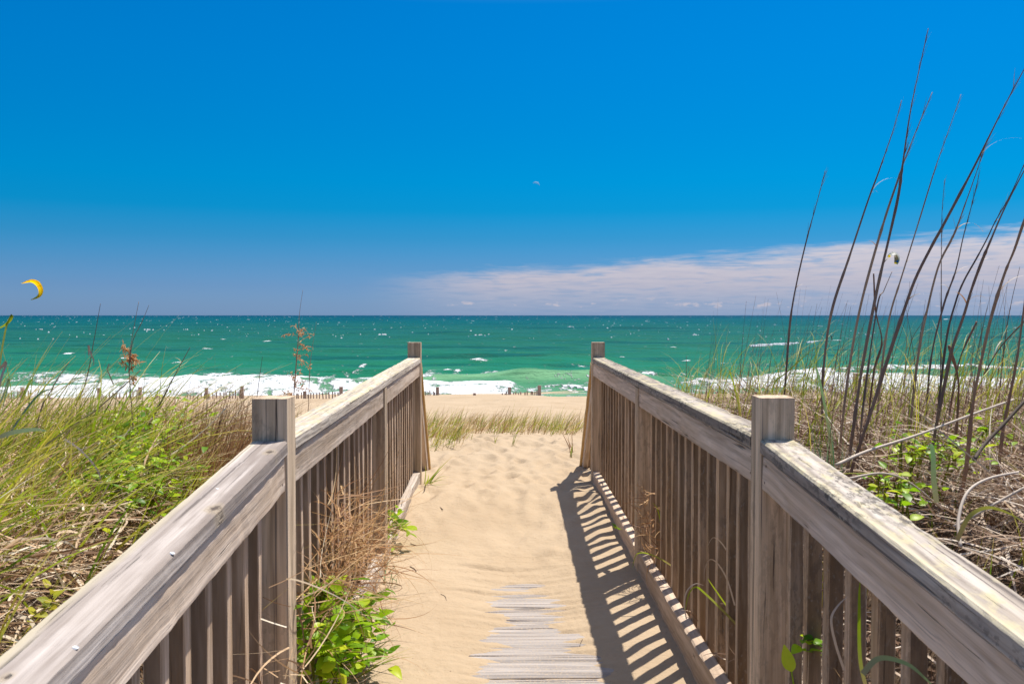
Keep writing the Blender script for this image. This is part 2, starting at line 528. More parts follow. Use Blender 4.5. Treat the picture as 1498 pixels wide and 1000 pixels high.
def plant_mat(name, stops, transl=0.35, rough=0.6, spec=0.25, tipc=None, basec=None, lw=0.0):
    m, nt = newmat(name); g = N(nt)
    t = g.attr('tint'); al = g.attr('along')
    tc = g.n('ShaderNodeTexCoord').outputs['Object']
    nz = g.noise(tc, 40.0, 2.0)
    nl = g.noise(tc, 3.5, 2.0)
    c = g.ramp(g.math('ADD', t, g.math('ADD', g.math('MULTIPLY', g.math('SUBTRACT', nz, 0.5), 0.25), g.math('MULTIPLY', g.math('SUBTRACT', nl, 0.5), lw))), stops)
    if tipc: c = g.mix(g.mapr(al, 0.65, 1.0), c, tipc)
    if basec: c = g.mix(g.mapr(al, 0.3, 0.0), c, basec)
    p = g.principled(c, rough, spec)
    if transl > 0:
        tr = g.n('ShaderNodeBsdfTranslucent'); g.lk(c, tr.inputs[0])
        mx = g.n('ShaderNodeMixShader'); mx.inputs[0].default_value = transl
        g.lk(p, mx.inputs[1]); g.lk(tr.outputs[0], mx.inputs[2]); p = mx.outputs[0]
    g.out(p)
    return m


M['thatch'] = plant_mat('dry_thatch', [(0, (0.16, 0.09, 0.05)), (0.32, (0.33, 0.19, 0.10)), (0.6, (0.56, 0.38, 0.22)), (0.88, (0.74, 0.61, 0.43)), (1, (0.82, 0.73, 0.58))], 0.15, 0.7)
M['thatch_grey'] = plant_mat('grey_thatch', [(0, (0.11, 0.06, 0.035)), (0.35, (0.26, 0.155, 0.095)), (0.65, (0.44, 0.315, 0.215)), (0.88, (0.62, 0.50, 0.385)), (1, (0.74, 0.645, 0.54))], 0.12, 0.7)
M['green'] = plant_mat('green_blade', [(0, (0.10, 0.19, 0.012)), (0.3, (0.25, 0.36, 0.010)), (0.65, (0.45, 0.50, 0.02)), (1, (0.68, 0.56, 0.09))], 0.4, 0.45, 0.3, tipc=(0.62, 0.46, 0.17), basec=(0.30, 0.22, 0.10))
M['bluegreen'] = plant_mat('bluish_blade', [(0, (0.11, 0.22, 0.10)), (0.5, (0.22, 0.37, 0.15)), (1, (0.40, 0.50, 0.24))], 0.35, 0.45, 0.4, basec=(0.3, 0.27, 0.14))
M['leafgreen'] = plant_mat('leaf_green', [(0, (0.09, 0.22, 0.008)), (0.35, (0.26, 0.46, 0.01)), (0.75, (0.42, 0.60, 0.015)), (1, (0.62, 0.68, 0.04))], 0.5, 0.4, 0.3)
M['yellowgreen'] = plant_mat('yellow_green_needle', [(0, (0.16, 0.18, 0.015)), (0.5, (0.33, 0.36, 0.02)), (1, (0.52, 0.46, 0.04))], 0.4, 0.5)
M['rust'] = plant_mat('rusty_blade', [(0, (0.20, 0.09, 0.04)), (0.4, (0.42, 0.22, 0.095)), (0.8, (0.60, 0.38, 0.18)), (1, (0.70, 0.50, 0.28))], 0.25, 0.6)
M['straw'] = plant_mat('golden_straw', [(0, (0.30, 0.17, 0.07)), (0.45, (0.50, 0.32, 0.13)), (1, (0.70, 0.52, 0.27))], 0.3, 0.6)
M['stalk'] = plant_mat('dark_stalk', [(0, (0.11, 0.075, 0.065)), (0.5, (0.22, 0.145, 0.11)), (1, (0.46, 0.31, 0.20))], 0.0, 0.55, 0.3, lw=1.6)
M['stalk_red'] = plant_mat('reddish_stalk', [(0, (0.16, 0.075, 0.045)), (0.5, (0.27, 0.14, 0.08)), (1, (0.40, 0.25, 0.15))], 0.0, 0.55, 0.3, lw=1.2)
M['twig'] = plant_mat('twig', [(0, (0.07, 0.05, 0.035)), (0.5, (0.16, 0.11, 0.075)), (1, (0.34, 0.26, 0.19))], 0.0, 0.7)
M['reed_pale'] = plant_mat('pale_reed', [(0, (0.42, 0.32, 0.23)), (1, (0.62, 0.52, 0.42))], 0.0, 0.6)
M['seed'] = plant_mat('seed_head', [(0, (0.50, 0.24, 0.10)), (0.5, (0.68, 0.38, 0.17)), (1, (0.78, 0.54, 0.30))], 0.3, 0.7)


def sand_mat():
    m, nt = newmat('sand'); g = N(nt)
    tc = g.n('ShaderNodeTexCoord').outputs['Object']
    n1 = g.noise(tc, 1.6, 4.0, 0.55)
    n2 = g.noise(tc, 34.0, 3.0, 0.6)
    gr = g.noise(tc, 900.0, 1.0, 0.5)
    c = g.ramp(n1, [(0.3, (0.424, 0.318, 0.207)), (0.7, (0.496, 0.382, 0.259))])
    c = g.mix(g.math('MULTIPLY', g.mapr(n2, 0.35, 0.75), 0.22), c, (0.385, 0.268, 0.158))
    c = g.mix(g.math('MULTIPLY', g.mapr(gr, 0.52, 0.72), 0.30), c, (0.32, 0.22, 0.125))
    # grey grit and bits of dry plant between the stems beside the walk
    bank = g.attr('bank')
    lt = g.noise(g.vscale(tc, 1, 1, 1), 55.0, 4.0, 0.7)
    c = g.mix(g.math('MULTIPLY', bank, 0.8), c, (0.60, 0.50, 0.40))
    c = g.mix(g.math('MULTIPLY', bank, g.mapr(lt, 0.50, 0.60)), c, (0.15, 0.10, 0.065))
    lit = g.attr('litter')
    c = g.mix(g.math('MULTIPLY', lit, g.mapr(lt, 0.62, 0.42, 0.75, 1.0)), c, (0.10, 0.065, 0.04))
    # dark crumbs scattered on the path
    vo = g.n('ShaderNodeTexVoronoi'); g.lk(tc, vo.inputs['Vector']); vo.inputs['Scale'].default_value = 26.0
    cm = g.math('MULTIPLY', g.mapr(vo.outputs['Distance'], 0.10, 0.07), g.mapr(g.noise(tc, 2.2, 2.0), 0.5, 0.6))
    c = g.mix(g.math('MULTIPLY', cm, 0.6), c, (0.16, 0.11, 0.07))
    wv = g.noise(g.vscale(tc, 1.0, 2.6, 1.0), 6.0, 3.0, 0.5)
    fp = g.noise(tc, 19.0, 4.0, 0.6)
    h = g.math('ADD', g.math('ADD', g.math('MULTIPLY', wv, 0.006), g.math('MULTIPLY', fp, 0.011)), g.math('ADD', g.math('MULTIPLY', n2, 0.008), g.math('MULTIPLY', gr, 0.0011)))
    b = g.n('ShaderNodeBump'); g.lk(h, b.inputs['Height']); b.inputs['Strength'].default_value = 0.75; b.inputs['Distance'].default_value = 1.0
    g.out(g.principled(c, 0.95, 0.1, b.outputs[0]))
    return m


M['sand'] = sand_mat()


def sea_mat():
    m, nt = newmat('sea_water'); g = N(nt)
    tc = g.n('ShaderNodeTexCoord').outputs['Object']
    foam = g.attr('foam'); band = g.attr('shoal'); streak = g.attr('streak'); face = g.attr('face')
    # water body colour by depth: pale green shallows, green, teal, deep blue
    c = g.ramp(band, [(0.00, (0.1681, 0.3025, 0.1681)), (0.10, (0.0924, 0.2437, 0.1261)), (0.24, (0.0151, 0.1555, 0.0798)), (0.45, (0.0151, 0.1176, 0.0739)), (0.66, (0.0118, 0.0992, 0.0739)), (0.80, (0.0025, 0.0824, 0.0756)), (0.92, (0.0008, 0.0605, 0.0756)), (1.00, (0.0004, 0.0336, 0.0672))])
    c = g.mix(g.math('MULTIPLY', streak, 0.55), c, (0.002, 0.056, 0.058))
    c = g.mix(g.math('MULTIPLY', face, 0.8), c, (0.19, 0.39, 0.20))
    # lacy foam
    la = g.noise(g.vscale(tc, 0.55, 0.30, 0.5), 1.0, 5.0, 0.65, 0.6)
    lb = g.noise(g.vscale(tc, 2.6, 1.5, 1.5), 1.0, 3.0, 0.6)
    fn = g.math('ADD', g.math('MULTIPLY', la, 0.75), g.math('MULTIPLY', lb, 0.35))
    f = g.mapr(g.math('ADD', foam, g.math('MULTIPLY', g.math('SUBTRACT', fn, 0.55), 2.9)), 0.40, 0.64)
    c2 = g.mix(f, c, (0.68, 0.695, 0.70))
    # small wave relief
    b1 = g.noise(g.vscale(tc, 0.10, 0.30, 0.3), 1.0, 5.0, 0.6)
    b2 = g.noise(g.vscale(tc, 1.2, 2.2, 2.0), 1.0, 3.0, 0.6)
    h = g.math('ADD', g.math('MULTIPLY', b1, 2.0), g.math('ADD', g.math('MULTIPLY', b2, 0.16), g.math('MULTIPLY', g.math('MULTIPLY', fn, f), 0.7)))
    b = g.n('ShaderNodeBump'); g.lk(h, b.inputs['Height']); b.inputs['Strength'].default_value = 0.8; b.inputs['Distance'].default_value = 1.0
    p = g.n('ShaderNodeBsdfPrincipled')
    g.lk(c2, p.inputs['Base Color'])
    g.lk(g.mapr(f, 0, 1, 0.32, 0.9), p.inputs['Roughness'])
    p.inputs['IOR'].default_value = 1.33
    p.inputs['Specular IOR Level'].default_value = 0.02
    g.lk(b.outputs[0], p.inputs['Normal'])
    g.out(p.outputs[0])
    return m


M['sea'] = sea_mat()


def simple(name, col, rough=0.7, spec=0.2, nz=0.0, nscale=8.0):
    m, nt = newmat(name); g = N(nt)
    c = (*col, 1)
    if nz > 0:
        tc = g.n('ShaderNodeTexCoord').outputs['Object']
        n = g.noise(tc, nscale, 3.0)
        c = g.mix(g.math('MULTIPLY', g.mapr(n, 0.4, 0.7), nz), tuple(col), tuple(x * 0.45 for x in col))
        g.out(g.principled(c, rough, spec))
    else:
        g.out(g.principled(tuple(col), rough, spec))
    return m


M['foam'] = simple('foam', (0.74, 0.75, 0.75), 0.9, 0.1, 0.15, 3.0)

# ------------------------------------------------------------------ the setting: ground, boardwalk deck, sea
def spacing(segs):
    out = []
    for a, b, n in segs:
        out.extend(list(np.linspace(a, b, n, endpoint=False)))
    out.append(segs[-1][1])
    return np.array(out)


us = spacing([(-260, -60, 14), (-60, -12, 30), (-12, -3, 46), (-3, -0.7, 46), (-0.7, -0.6, 10), (-0.6, 0.6, 104), (0.6, 0.7, 10), (0.7, 3, 46), (3, 12, 46), (12, 60, 30), (60, 260, 14)])
vs = spacing([(-40, -4, 12), (-4, 2.6, 34), (2.6, 4.6, 170), (4.6, 9, 200), (9, 14, 110), (14, 30, 120), (30, 130, 60)])
U, V_ = np.meshgrid(us, vs)
Zg = EYE - drop(U, V_) + foot_dents(U, V_)
# keep planted banks free of dents and level with the toe boards
X = AX0 + U + AXS * V_; Y = V_ - AXS * U
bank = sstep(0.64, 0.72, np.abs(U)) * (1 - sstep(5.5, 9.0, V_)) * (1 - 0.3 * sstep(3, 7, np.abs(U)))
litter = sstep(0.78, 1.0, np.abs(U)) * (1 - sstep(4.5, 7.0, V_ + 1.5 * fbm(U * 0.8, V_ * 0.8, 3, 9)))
me = mesh_np('ground', np.stack([X.ravel(), Y.ravel(), Zg.ravel()], 1), [grid_faces(len(us), len(vs))], {'bank': bank.ravel(), 'litter': litter.ravel()}, smooth=True)
tag(link('ground', me, M['sand']), kind='structure', label='pale golden sand of the path, dune and beach')

# deck planks (one mesh for the walk: planks lie across it)
geo = Geo()
v = -1.6; k = 0
prng = np.random.default_rng(8)
while v < 6.9:
    w = 0.139
    xs = np.linspace(-0.64, 0.64, 90); cs = np.linspace(0, w, 13)
    A, B = np.meshgrid(xs, cs)
    sd = prng.integers(0, 300)
    cup = -0.0016 * (np.abs(B / w - 0.5) * 2) ** 2.5
    rel = 0.0012 * fbm(A * 2.2 + sd, B * 110 + sd, 3, 3) + 0.0020 * vnoise(A * 1.2 + sd, B * 14 + sd, 6)
    z = EYE - deck_drop(v + B) + cup + rel + prng.uniform(-0.0018, 0.0018)
    edge = (B <= 1e-9) | (B >= w - 1e-9)
    z = z - edge * 0.006
    Xp = AX0 + A + AXS * (v + B); Yp = v + B - AXS * A
    top = np.stack([Xp.ravel(), Yp.ravel(), z.ravel()], 1)
    f = grid_faces(90, 13)
    geo.add(top, f, None, prng.random())
    # sides and underside
    lo = top.copy(); lo[:, 2] -= 0.036
    idx = np.arange(90 * 13).reshape(13, 90)
    ring = np.concatenate([idx[0, :], idx[1:, -1], idx[-1, -2::-1], idx[-2:0:-1, 0]])
    n = len(ring)
    geo.add(np.concatenate([top[ring], lo[ring]]), np.stack([np.arange(n), np.arange(n) + n, (np.arange(n) + 1) % n + n, (np.arange(n) + 1) % n], 1), None, prng.random())
    v += w + 0.007; k += 1


def deck_material():
    m, nt = newmat('deck_planks'); g = N(nt)
    tc = g.n('ShaderNodeTexCoord').outputs['Object']; t = g.attr('tint')
    off = g.n('ShaderNodeCombineXYZ'); g.lk(g.math('MULTIPLY', t, 41.0), off.inputs[0]); g.lk(g.math('MULTIPLY', t, 7.0), off.inputs[1])
    va = g.n('ShaderNodeVectorMath', operation='ADD'); g.lk(tc, va.inputs[0]); g.lk(off.outputs[0], va.inputs[1]); va = va.outputs[0]
    f1 = g.noise(g.vscale(va, 2.5, 120, 40), 1.0, 4.0, 0.6); f2 = g.noise(g.vscale(va, 1.4, 26, 10), 1.0, 3.0, 0.6)
    c = g.mix(g.mapr(g.math('ADD', g.math('MULTIPLY', f1, 0.5), g.math('MULTIPLY', f2, 0.5)), 0.36, 0.64), (0.20, 0.172, 0.155), (0.47, 0.425, 0.395))
    c = g.mix(g.mapr(g.noise(g.vscale(va, 1.8, 60, 10), 1.0, 2.0), 0.63, 0.68), c, (0.12, 0.10, 0.09))
    sd = g.noise(tc, 160.0, 3.0, 0.7)
    c = g.mix(g.math('MULTIPLY', g.mapr(sd, 0.53, 0.62), 0.6), c, (0.55, 0.42, 0.28))
    g.out(g.principled(c, 0.85, 0.2, g.bump(g.math('ADD', f1, f2), 0.6, 0.003)))
    return m


M['deck'] = deck_material()
tag(link('boardwalk', geo.mesh('boardwalk'), M['deck']), kind='structure', label='grey boardwalk planks half buried in drifted sand')

# sea
SEA = EYE - 8.0
SH = 8.0
ang = np.tan(np.radians(np.linspace(-47, 47, 560)))
ds = [80.0]
while ds[-1] < 145: ds.append(ds[-1] + 0.36)
while ds[-1] < 2200: ds.append(ds[-1] * 1.0042)
while ds[-1] < 45000: ds.append(ds[-1] * 1.05)
ds = np.array(ds)
A, D = np.meshgrid(ang, ds)
X = A * D; Y = D
srng = np.random.default_rng(21)
Z = np.zeros_like(X)
damp = 1 / (1 + (D / 900) ** 2)
for kk in range(26):
    lam = srng.uniform(5, 34); th = R(90) + srng.normal(0, 0.42) + 0.25
    kx, ky = math.cos(th) * 2 * math.pi / lam, math.sin(th) * 2 * math.pi / lam
    ph = kx * X + ky * Y + srng.uniform(0, 6.28) + 1.5 * fbm(X / 40, Y / 40, 1, kk)
    amp = 0.010 * lam ** 0.75 * srng.uniform(0.5, 1.2)
    ok = np.clip((lam / np.maximum(0.0042 * D, 0.36) - 3) / 4, 0, 1)
    Z += amp * ok * (2 * (0.5 + 0.5 * np.sin(ph)) ** 1.6 - 1)
Z *= damp


def px2x(px, d): return (px - 749.0) / F * d


def ypx(py): return SH * F / (py - 461.0)


PXs = X / D * F + 749.0                     # bearing of each water vertex, as a coordinate along the shore
foam = np.zeros_like(X); face = np.zeros_like(X)


def breaker(px0, px1, y_crest, y_toe, height, soft=40, seed=1, dense=1.0, wig=1.6):
    """a broken wave: crest line with white water running in front of it"""
    global Z, foam, face
    xa, xb = px2x(px0, ypx(y_crest)), px2x(px1, ypx(y_crest))
    dc = (SH - height) * F / (y_crest - 461.0) + wig * 2.6 * fbm(X / 14, X * 0 + seed, 3, seed)
    dt = ypx(y_toe) + wig * 1.6 * fbm(X / 6, X * 0 + seed * 2, 3, seed + 5)
    m = sstep(xa - soft * 0.06, xa + soft * 0.06, X) * (1 - sstep(xb - soft * 0.06, xb + soft * 0.06, X))
    a = (D - dt) / np.maximum(dc - dt, 0.5)
    prof = np.where(D < dc, sstep(-0.1, 1.0, a) ** 0.7, np.exp(-((D - dc) / 3.2) ** 2))
    Z += height * prof * m * (0.8 + 0.5 * fbm(X / 5, D / 5, 3, seed + 9))
    fm = np.where(D < dc + 0.7, sstep(-0.12, 0.12, a), 0.0) * m * dense
    foam = np.maximum(foam, fm * (0.78 + 0.34 * fbm(X / 3.0, D / 2.0, 3, seed + 20)))
    # streaks left behind the crest
    behind = np.exp(-np.clip(D - dc, 0, None) / 8.0) * (D >= dc) * m * 0.50
    foam = np.maximum(foam, behind)


def wave_face(px0, px1, y_crest, width, height, seed=1):
    global Z, face
    dc = ypx(y_crest)
    xa, xb = px2x(px0, dc), px2x(px1, dc)
    dcl = dc + 3.0 * fbm(X / 18, X * 0 + seed, 2, seed)
    m = sstep(xa - 2, xa + 5, X) * (1 - sstep(xb - 5, xb + 2, X))
    pr = np.where(D < dcl, np.exp(-((D - dcl) / (width * 0.55)) ** 2), np.exp(-((D - dcl) / (width * 1.3)) ** 2))
    Z += height * pr * m
    face = np.maximum(face, np.where(D < dcl, np.exp(-((D - dcl + width * 0.4) / (width * 0.5)) ** 2), 0) * m)


wave_face(730, 960, 551.5, 4.0, 1.0, 3)
wave_face(560, 780, 549.0, 4.0, 0.5, 6)
breaker(24, 360, 558, 586, 0.85, 60, 1)
breaker(230, 470, 553.5, 582, 0.8, 80, 2)
breaker(330, 640, 549.5, 580, 0.8, 80, 17, 0.95)
breaker(590, 754, 551.0, 574, 0.85, 22, 3)
breaker(60, 420, 547, 555, 0.4, 80, 14, 0.72)
breaker(300, 480, 543, 551, 0.35, 80, 15, 0.74)
breaker(400, 660, 545, 551, 0.3, 80, 16, 0.66)
breaker(900, 1010, 541, 545.5, 0.55, 26, 4, 0.95)
breaker(975, 1130, 546, 566, 0.8, 70, 5, 0.95)
breaker(1080, 1900, 541, 582, 1.0, 80, 6, 1.0)
breaker(1120, 1500, 535, 540, 0.4, 60, 18, 0.70)
breaker(-700, 0, 556, 580, 0.9, 60, 7, 0.9)
breaker(880, 1000, 566, 570, 0.25, 60, 8, 0.6)
breaker(800, 905, 558, 560.5, 0.3, 40, 9, 0.66)
breaker(640, 905, 566, 590, 0.15, 40, 10, 0.40)
breaker(700, 1120, 572, 592, 0.15, 40, 11, 0.46)
breaker(700, 830, 541.5, 546, 0.3, 50, 12, 0.46)
breaker(-200, 700, 576, 596, 0.12, 60, 13, 0.55)
for (px, py, wp) in [(1005, 527, 14), (95, 514, 22), (98, 503, 14), (850, 535, 16), (948, 541, 26), (655, 541, 14), (668, 544, 20), (390, 498, 14), (330, 497, 16), (845, 494, 9), (590, 545, 22),
                     (180, 520, 14), (260, 530, 12), (480, 515, 14), (530, 530, 12), (700, 527, 26), (740, 512, 9), (910, 520, 12), (985, 508, 12), (1060, 530, 18), (1310, 520, 16), (1420, 530, 14), (300, 508, 12), (610, 512, 10)]:
    dd_ = ypx(py); xx = px2x(px, dd_); ww = wp * dd_ / F * 0.42
    q_ = ((X - xx) / ww) ** 2 + ((D - dd_ - 1.2 * fbm(X / 3, X * 0 + py, 2, 2)) / (1.6 + dd_ * 0.006)) ** 2
    b_ = np.exp(-q_ * 0.9)
    foam = np.maximum(foam, 0.82 * b_); Z += 0.25 * b_
band = np.clip(np.interp(1 / D, [0, 1 / 9000, 1 / 2600, 1 / 800, 1 / 300, 1 / 165, 1 / 120, 1 / 92, 1 / 80],
                         [1.0, 0.98, 0.90, 0.72, 0.5, 0.30, 0.20, 0.07, 0.0]), 0, 1)
band = np.clip(band + 0.10 * fbm(X / (D * 0.10), np.log(D) * 11, 3, 61) * (D > 120), 0, 1)
streak = sstep(0.02, 0.40, fbm(X / (D * 0.16), np.log(D) * 26, 4, 71)) * sstep(115, 160, D)
me = mesh_np('sea', np.stack([X.ravel(), Y.ravel(), (SEA + Z).ravel()], 1), [grid_faces(len(ang), len(ds))],
             {'foam': foam.ravel(), 'face': face.ravel(), 'shoal': band.ravel(), 'streak': streak.ravel()}, smooth=True)
tag(link('sea', me, M['sea']), kind='structure', label='green choppy sea with white breakers along the beach')

# whitecaps: low ridges of foam standing on the wave crests, far too many to count
geo = Geo()
wr = np.random.default_rng(33)


def whitecap(x, y, w, h, dep):
    n = 7
    V = []
    for i in range(n):
        f = i / (n - 1) * 2 - 1
        e = max(0.0, 1 - f * f) ** 0.6
        hh = h * e * wr.uniform(0.55, 1.15); dd = dep * (0.25 + e)
        cx = x + f * w * 0.5; cy = y + wr.normal(0, dep * 0.25)
        zb = SEA - 0.25
        V += [(cx, cy - dd, zb), (cx, cy - dd * 0.35, SEA + 0.15 + hh * 0.8), (cx, cy + dd * 0.2, SEA + 0.15 + hh), (cx, cy + dd, zb)]
    Fc = []
    for i in range(n - 1):
        for k in range(3):
            a = i * 4 + k
            Fc.append((a, a + 1, a + 5, a + 4))
    geo.add(V, Fc, None, wr.random())


def crest(x, y, w, h):
    k = 1 if w < 1.2 else (2 if w < 2.5 else int(wr.integers(3, 6)))
    for q in range(k):
        f = (q + wr.uniform(0.2, 0.8)) / k - 0.5
        ww = w / k * wr.uniform(0.5, 1.25)
        whitecap(x + f * w, y + wr.normal(0, 0.5 + 0.10 * w), ww, h * wr.uniform(0.35, 1.0) * (1 - abs(f)), 0.3 + 0.2 * ww)


for i in range(1350):
    py = 462.4 + 74 * wr.random() ** 3.4
    d = ypx(py)
    px = wr.uniform(-350, 1850)
    s = wr.random() ** 2.2
    wpx = 0.8 + 2.4 * s + (4 * wr.random() if wr.random() < 0.05 else 0)
    w = min(wpx * d / F, 11 + 5 * wr.random()); h = min((0.7 + 0.7 * s * wr.uniform(0.5, 1.4)) * d / F, 1.2)
    if py > 478: h = min(h, 0.28)
    if py > 497: continue
    crest(px2x(px, d), d, w, h * 0.75)
for (px, py, wp) in [(560, 489, 16), (700, 490, 15), (835, 478, 12), (1018, 490, 12), (58, 482, 12), (215, 482, 14), (272, 482, 10),
                     (1385, 467, 14), (1200, 477, 9)]:
    d = ypx(py)
    crest(px2x(px, d), d, wp * 0.85 * d / F, 1.3 * d / F * 0.8)
tag(link('whitecaps', geo.mesh('whitecaps'), M['foam']), kind='stuff', label='small white wave crests scattered over the green sea', cat='whitecaps')

M['nail'] = simple('rusty_nail', (0.07, 0.045, 0.035), 0.8, 0.2)
# ------------------------------------------------------------------ railings
bseed = np.random.default_rng(77)


def board_mesh(name, L, w, t, ch=0.004, seg=0.05, rag=0.0, jit=0.0007, endslope=0.0):
    """board with local X along its length, Y across (w), Z thick (t), origin at its middle; eased, worn arrises"""
    n = max(2, int(L / seg) + 1)
    hw, ht = w / 2, t / 2
    prof = [(-hw + ch, -ht), (hw - ch, -ht), (hw, -ht + ch), (hw, ht - ch), (hw - ch, ht), (-hw + ch, ht), (-hw, ht - ch), (-hw, -ht + ch)]
    m = len(prof)
    xs = np.linspace(-L / 2, L / 2, n)
    V = np.zeros((n, m, 3))
    ragt = np.clip(fbm(xs * 9 + bseed.random() * 90, xs * 0, 3, 3), -0.4, 0.6)
    ragt2 = np.clip(fbm(xs * 9 + bseed.random() * 90, xs * 0 + 7, 3, 5), -0.4, 0.6)
    for k, (y, z) in enumerate(prof):
        j = bseed.normal(0, jit, (n, 2))
        V[:, k, 0] = xs + endslope * z * np.sign(xs) * (np.abs(xs) > L / 2 - 1e-6)
        V[:, k, 1] = y + j[:, 0]
        V[:, k, 2] = z + j[:, 1]
        if rag > 0 and z > 0:
            rt = ragt if y > 0 else ragt2
            V[:, k, 1] -= np.sign(y) * np.clip(rt, 0, 1) * rag * 1.4
            V[:, k, 2] -= np.clip(rt, 0, 1) * rag
    Fc = []
    for i in range(n - 1):
        for k in range(m):
            k2 = (k + 1) % m
            Fc.append((i * m + k, i * m + k2, (i + 1) * m + k2, (i + 1) * m + k))
    quads = np.array(Fc)
    caps = np.array([list(range(m))[::-1], [(n - 1) * m + k for k in range(m)]])
    return mesh_np(name, V.reshape(-1, 3), [quads, caps])


def put_board(name, p0, p1, w, t, mat, parent, up=(0, 0, 1), **kw):
    """board from p0 to p1 (world); its thickness t points along `up`"""
    p0 = Vector(p0); p1 = Vector(p1)
    d = p1 - p0
    me = board_mesh(name, d.length, w, t, **kw)
    x = d.normalized(); y = Vector(up).cross(x).normalized(); z = x.cross(y)
    Mx = Matrix((x, y, z)).transposed().to_4x4()
    Mx.translation = (p0 + p1) / 2
    o = link(name, me, mat, parent)
    o.matrix_world = Mx
    o.matrix_parent_inverse = Matrix.Identity(4)
    # keep the same world place under the parent
    o.matrix_basis = Matrix.Translation(-parent.location) @ Mx
    return o


PV = [-1.68, 0.275, 2.245, 4.205, 6.20]          # front faces of the posts
PW = 0.089


def cap_drop(v):
    if v < 2.25: return 0.316 + (2.25 - v) * 0.09
    return 0.316 + (0.296 - 0.316) * (v - 2.25) / 3.95


def screw(parent, p, r=0.0045):
    g = Geo()
    V = []; Fc = []; T3 = []
    for k in range(10):
        a = k / 10 * 2 * math.pi
        V.append((r * math.cos(a), r * math.sin(a), 0.0)); V.append((r * 0.7 * math.cos(a), r * 0.7 * math.sin(a), 0.0018))
    for k in range(10):
        k2 = (k + 1) % 10
        Fc.append((2 * k, 2 * k2, 2 * k2 + 1, 2 * k + 1))
    V.append((0, 0, 0.0012))
    for k in range(10):
        T3.append((20, 2 * k + 1, 2 * ((k + 1) % 10) + 1))
    g.add(V, Fc, T3)
    o = link('screw', g.mesh('screw'), M['screw'], parent)
    # parent is a board: place in its local frame
    o.matrix_basis = parent.matrix_basis.inverted() @ Matrix.Translation(Vector(p) - parent.parent.location) @ Matrix.Rotation(R(5), 4, 'X')
    return o


_nail = None


def nail(parent, p, s):
    global _nail
    if _nail is None:
        g = Geo(); V = [(0, 0, 0.0012)] + [(0.0036 * math.cos(k * 0.7854), 0.0036 * math.sin(k * 0.7854), 0.0) for k in range(8)]
        g.add(V, None, [(0, k + 1, (k + 1) % 8 + 1) for k in range(8)])
        _nail = g.mesh('nail'); _nail.materials.append(M['nail'])
    o = bpy.data.objects.new('nail', _nail); COL.objects.link(o); o.parent = parent
    o.matrix_basis = parent.matrix_basis.inverted() @ Matrix.Translation(Vector(p) - parent.parent.location) @ Matrix.Rotation(R(-90) * s, 4, 'Y')


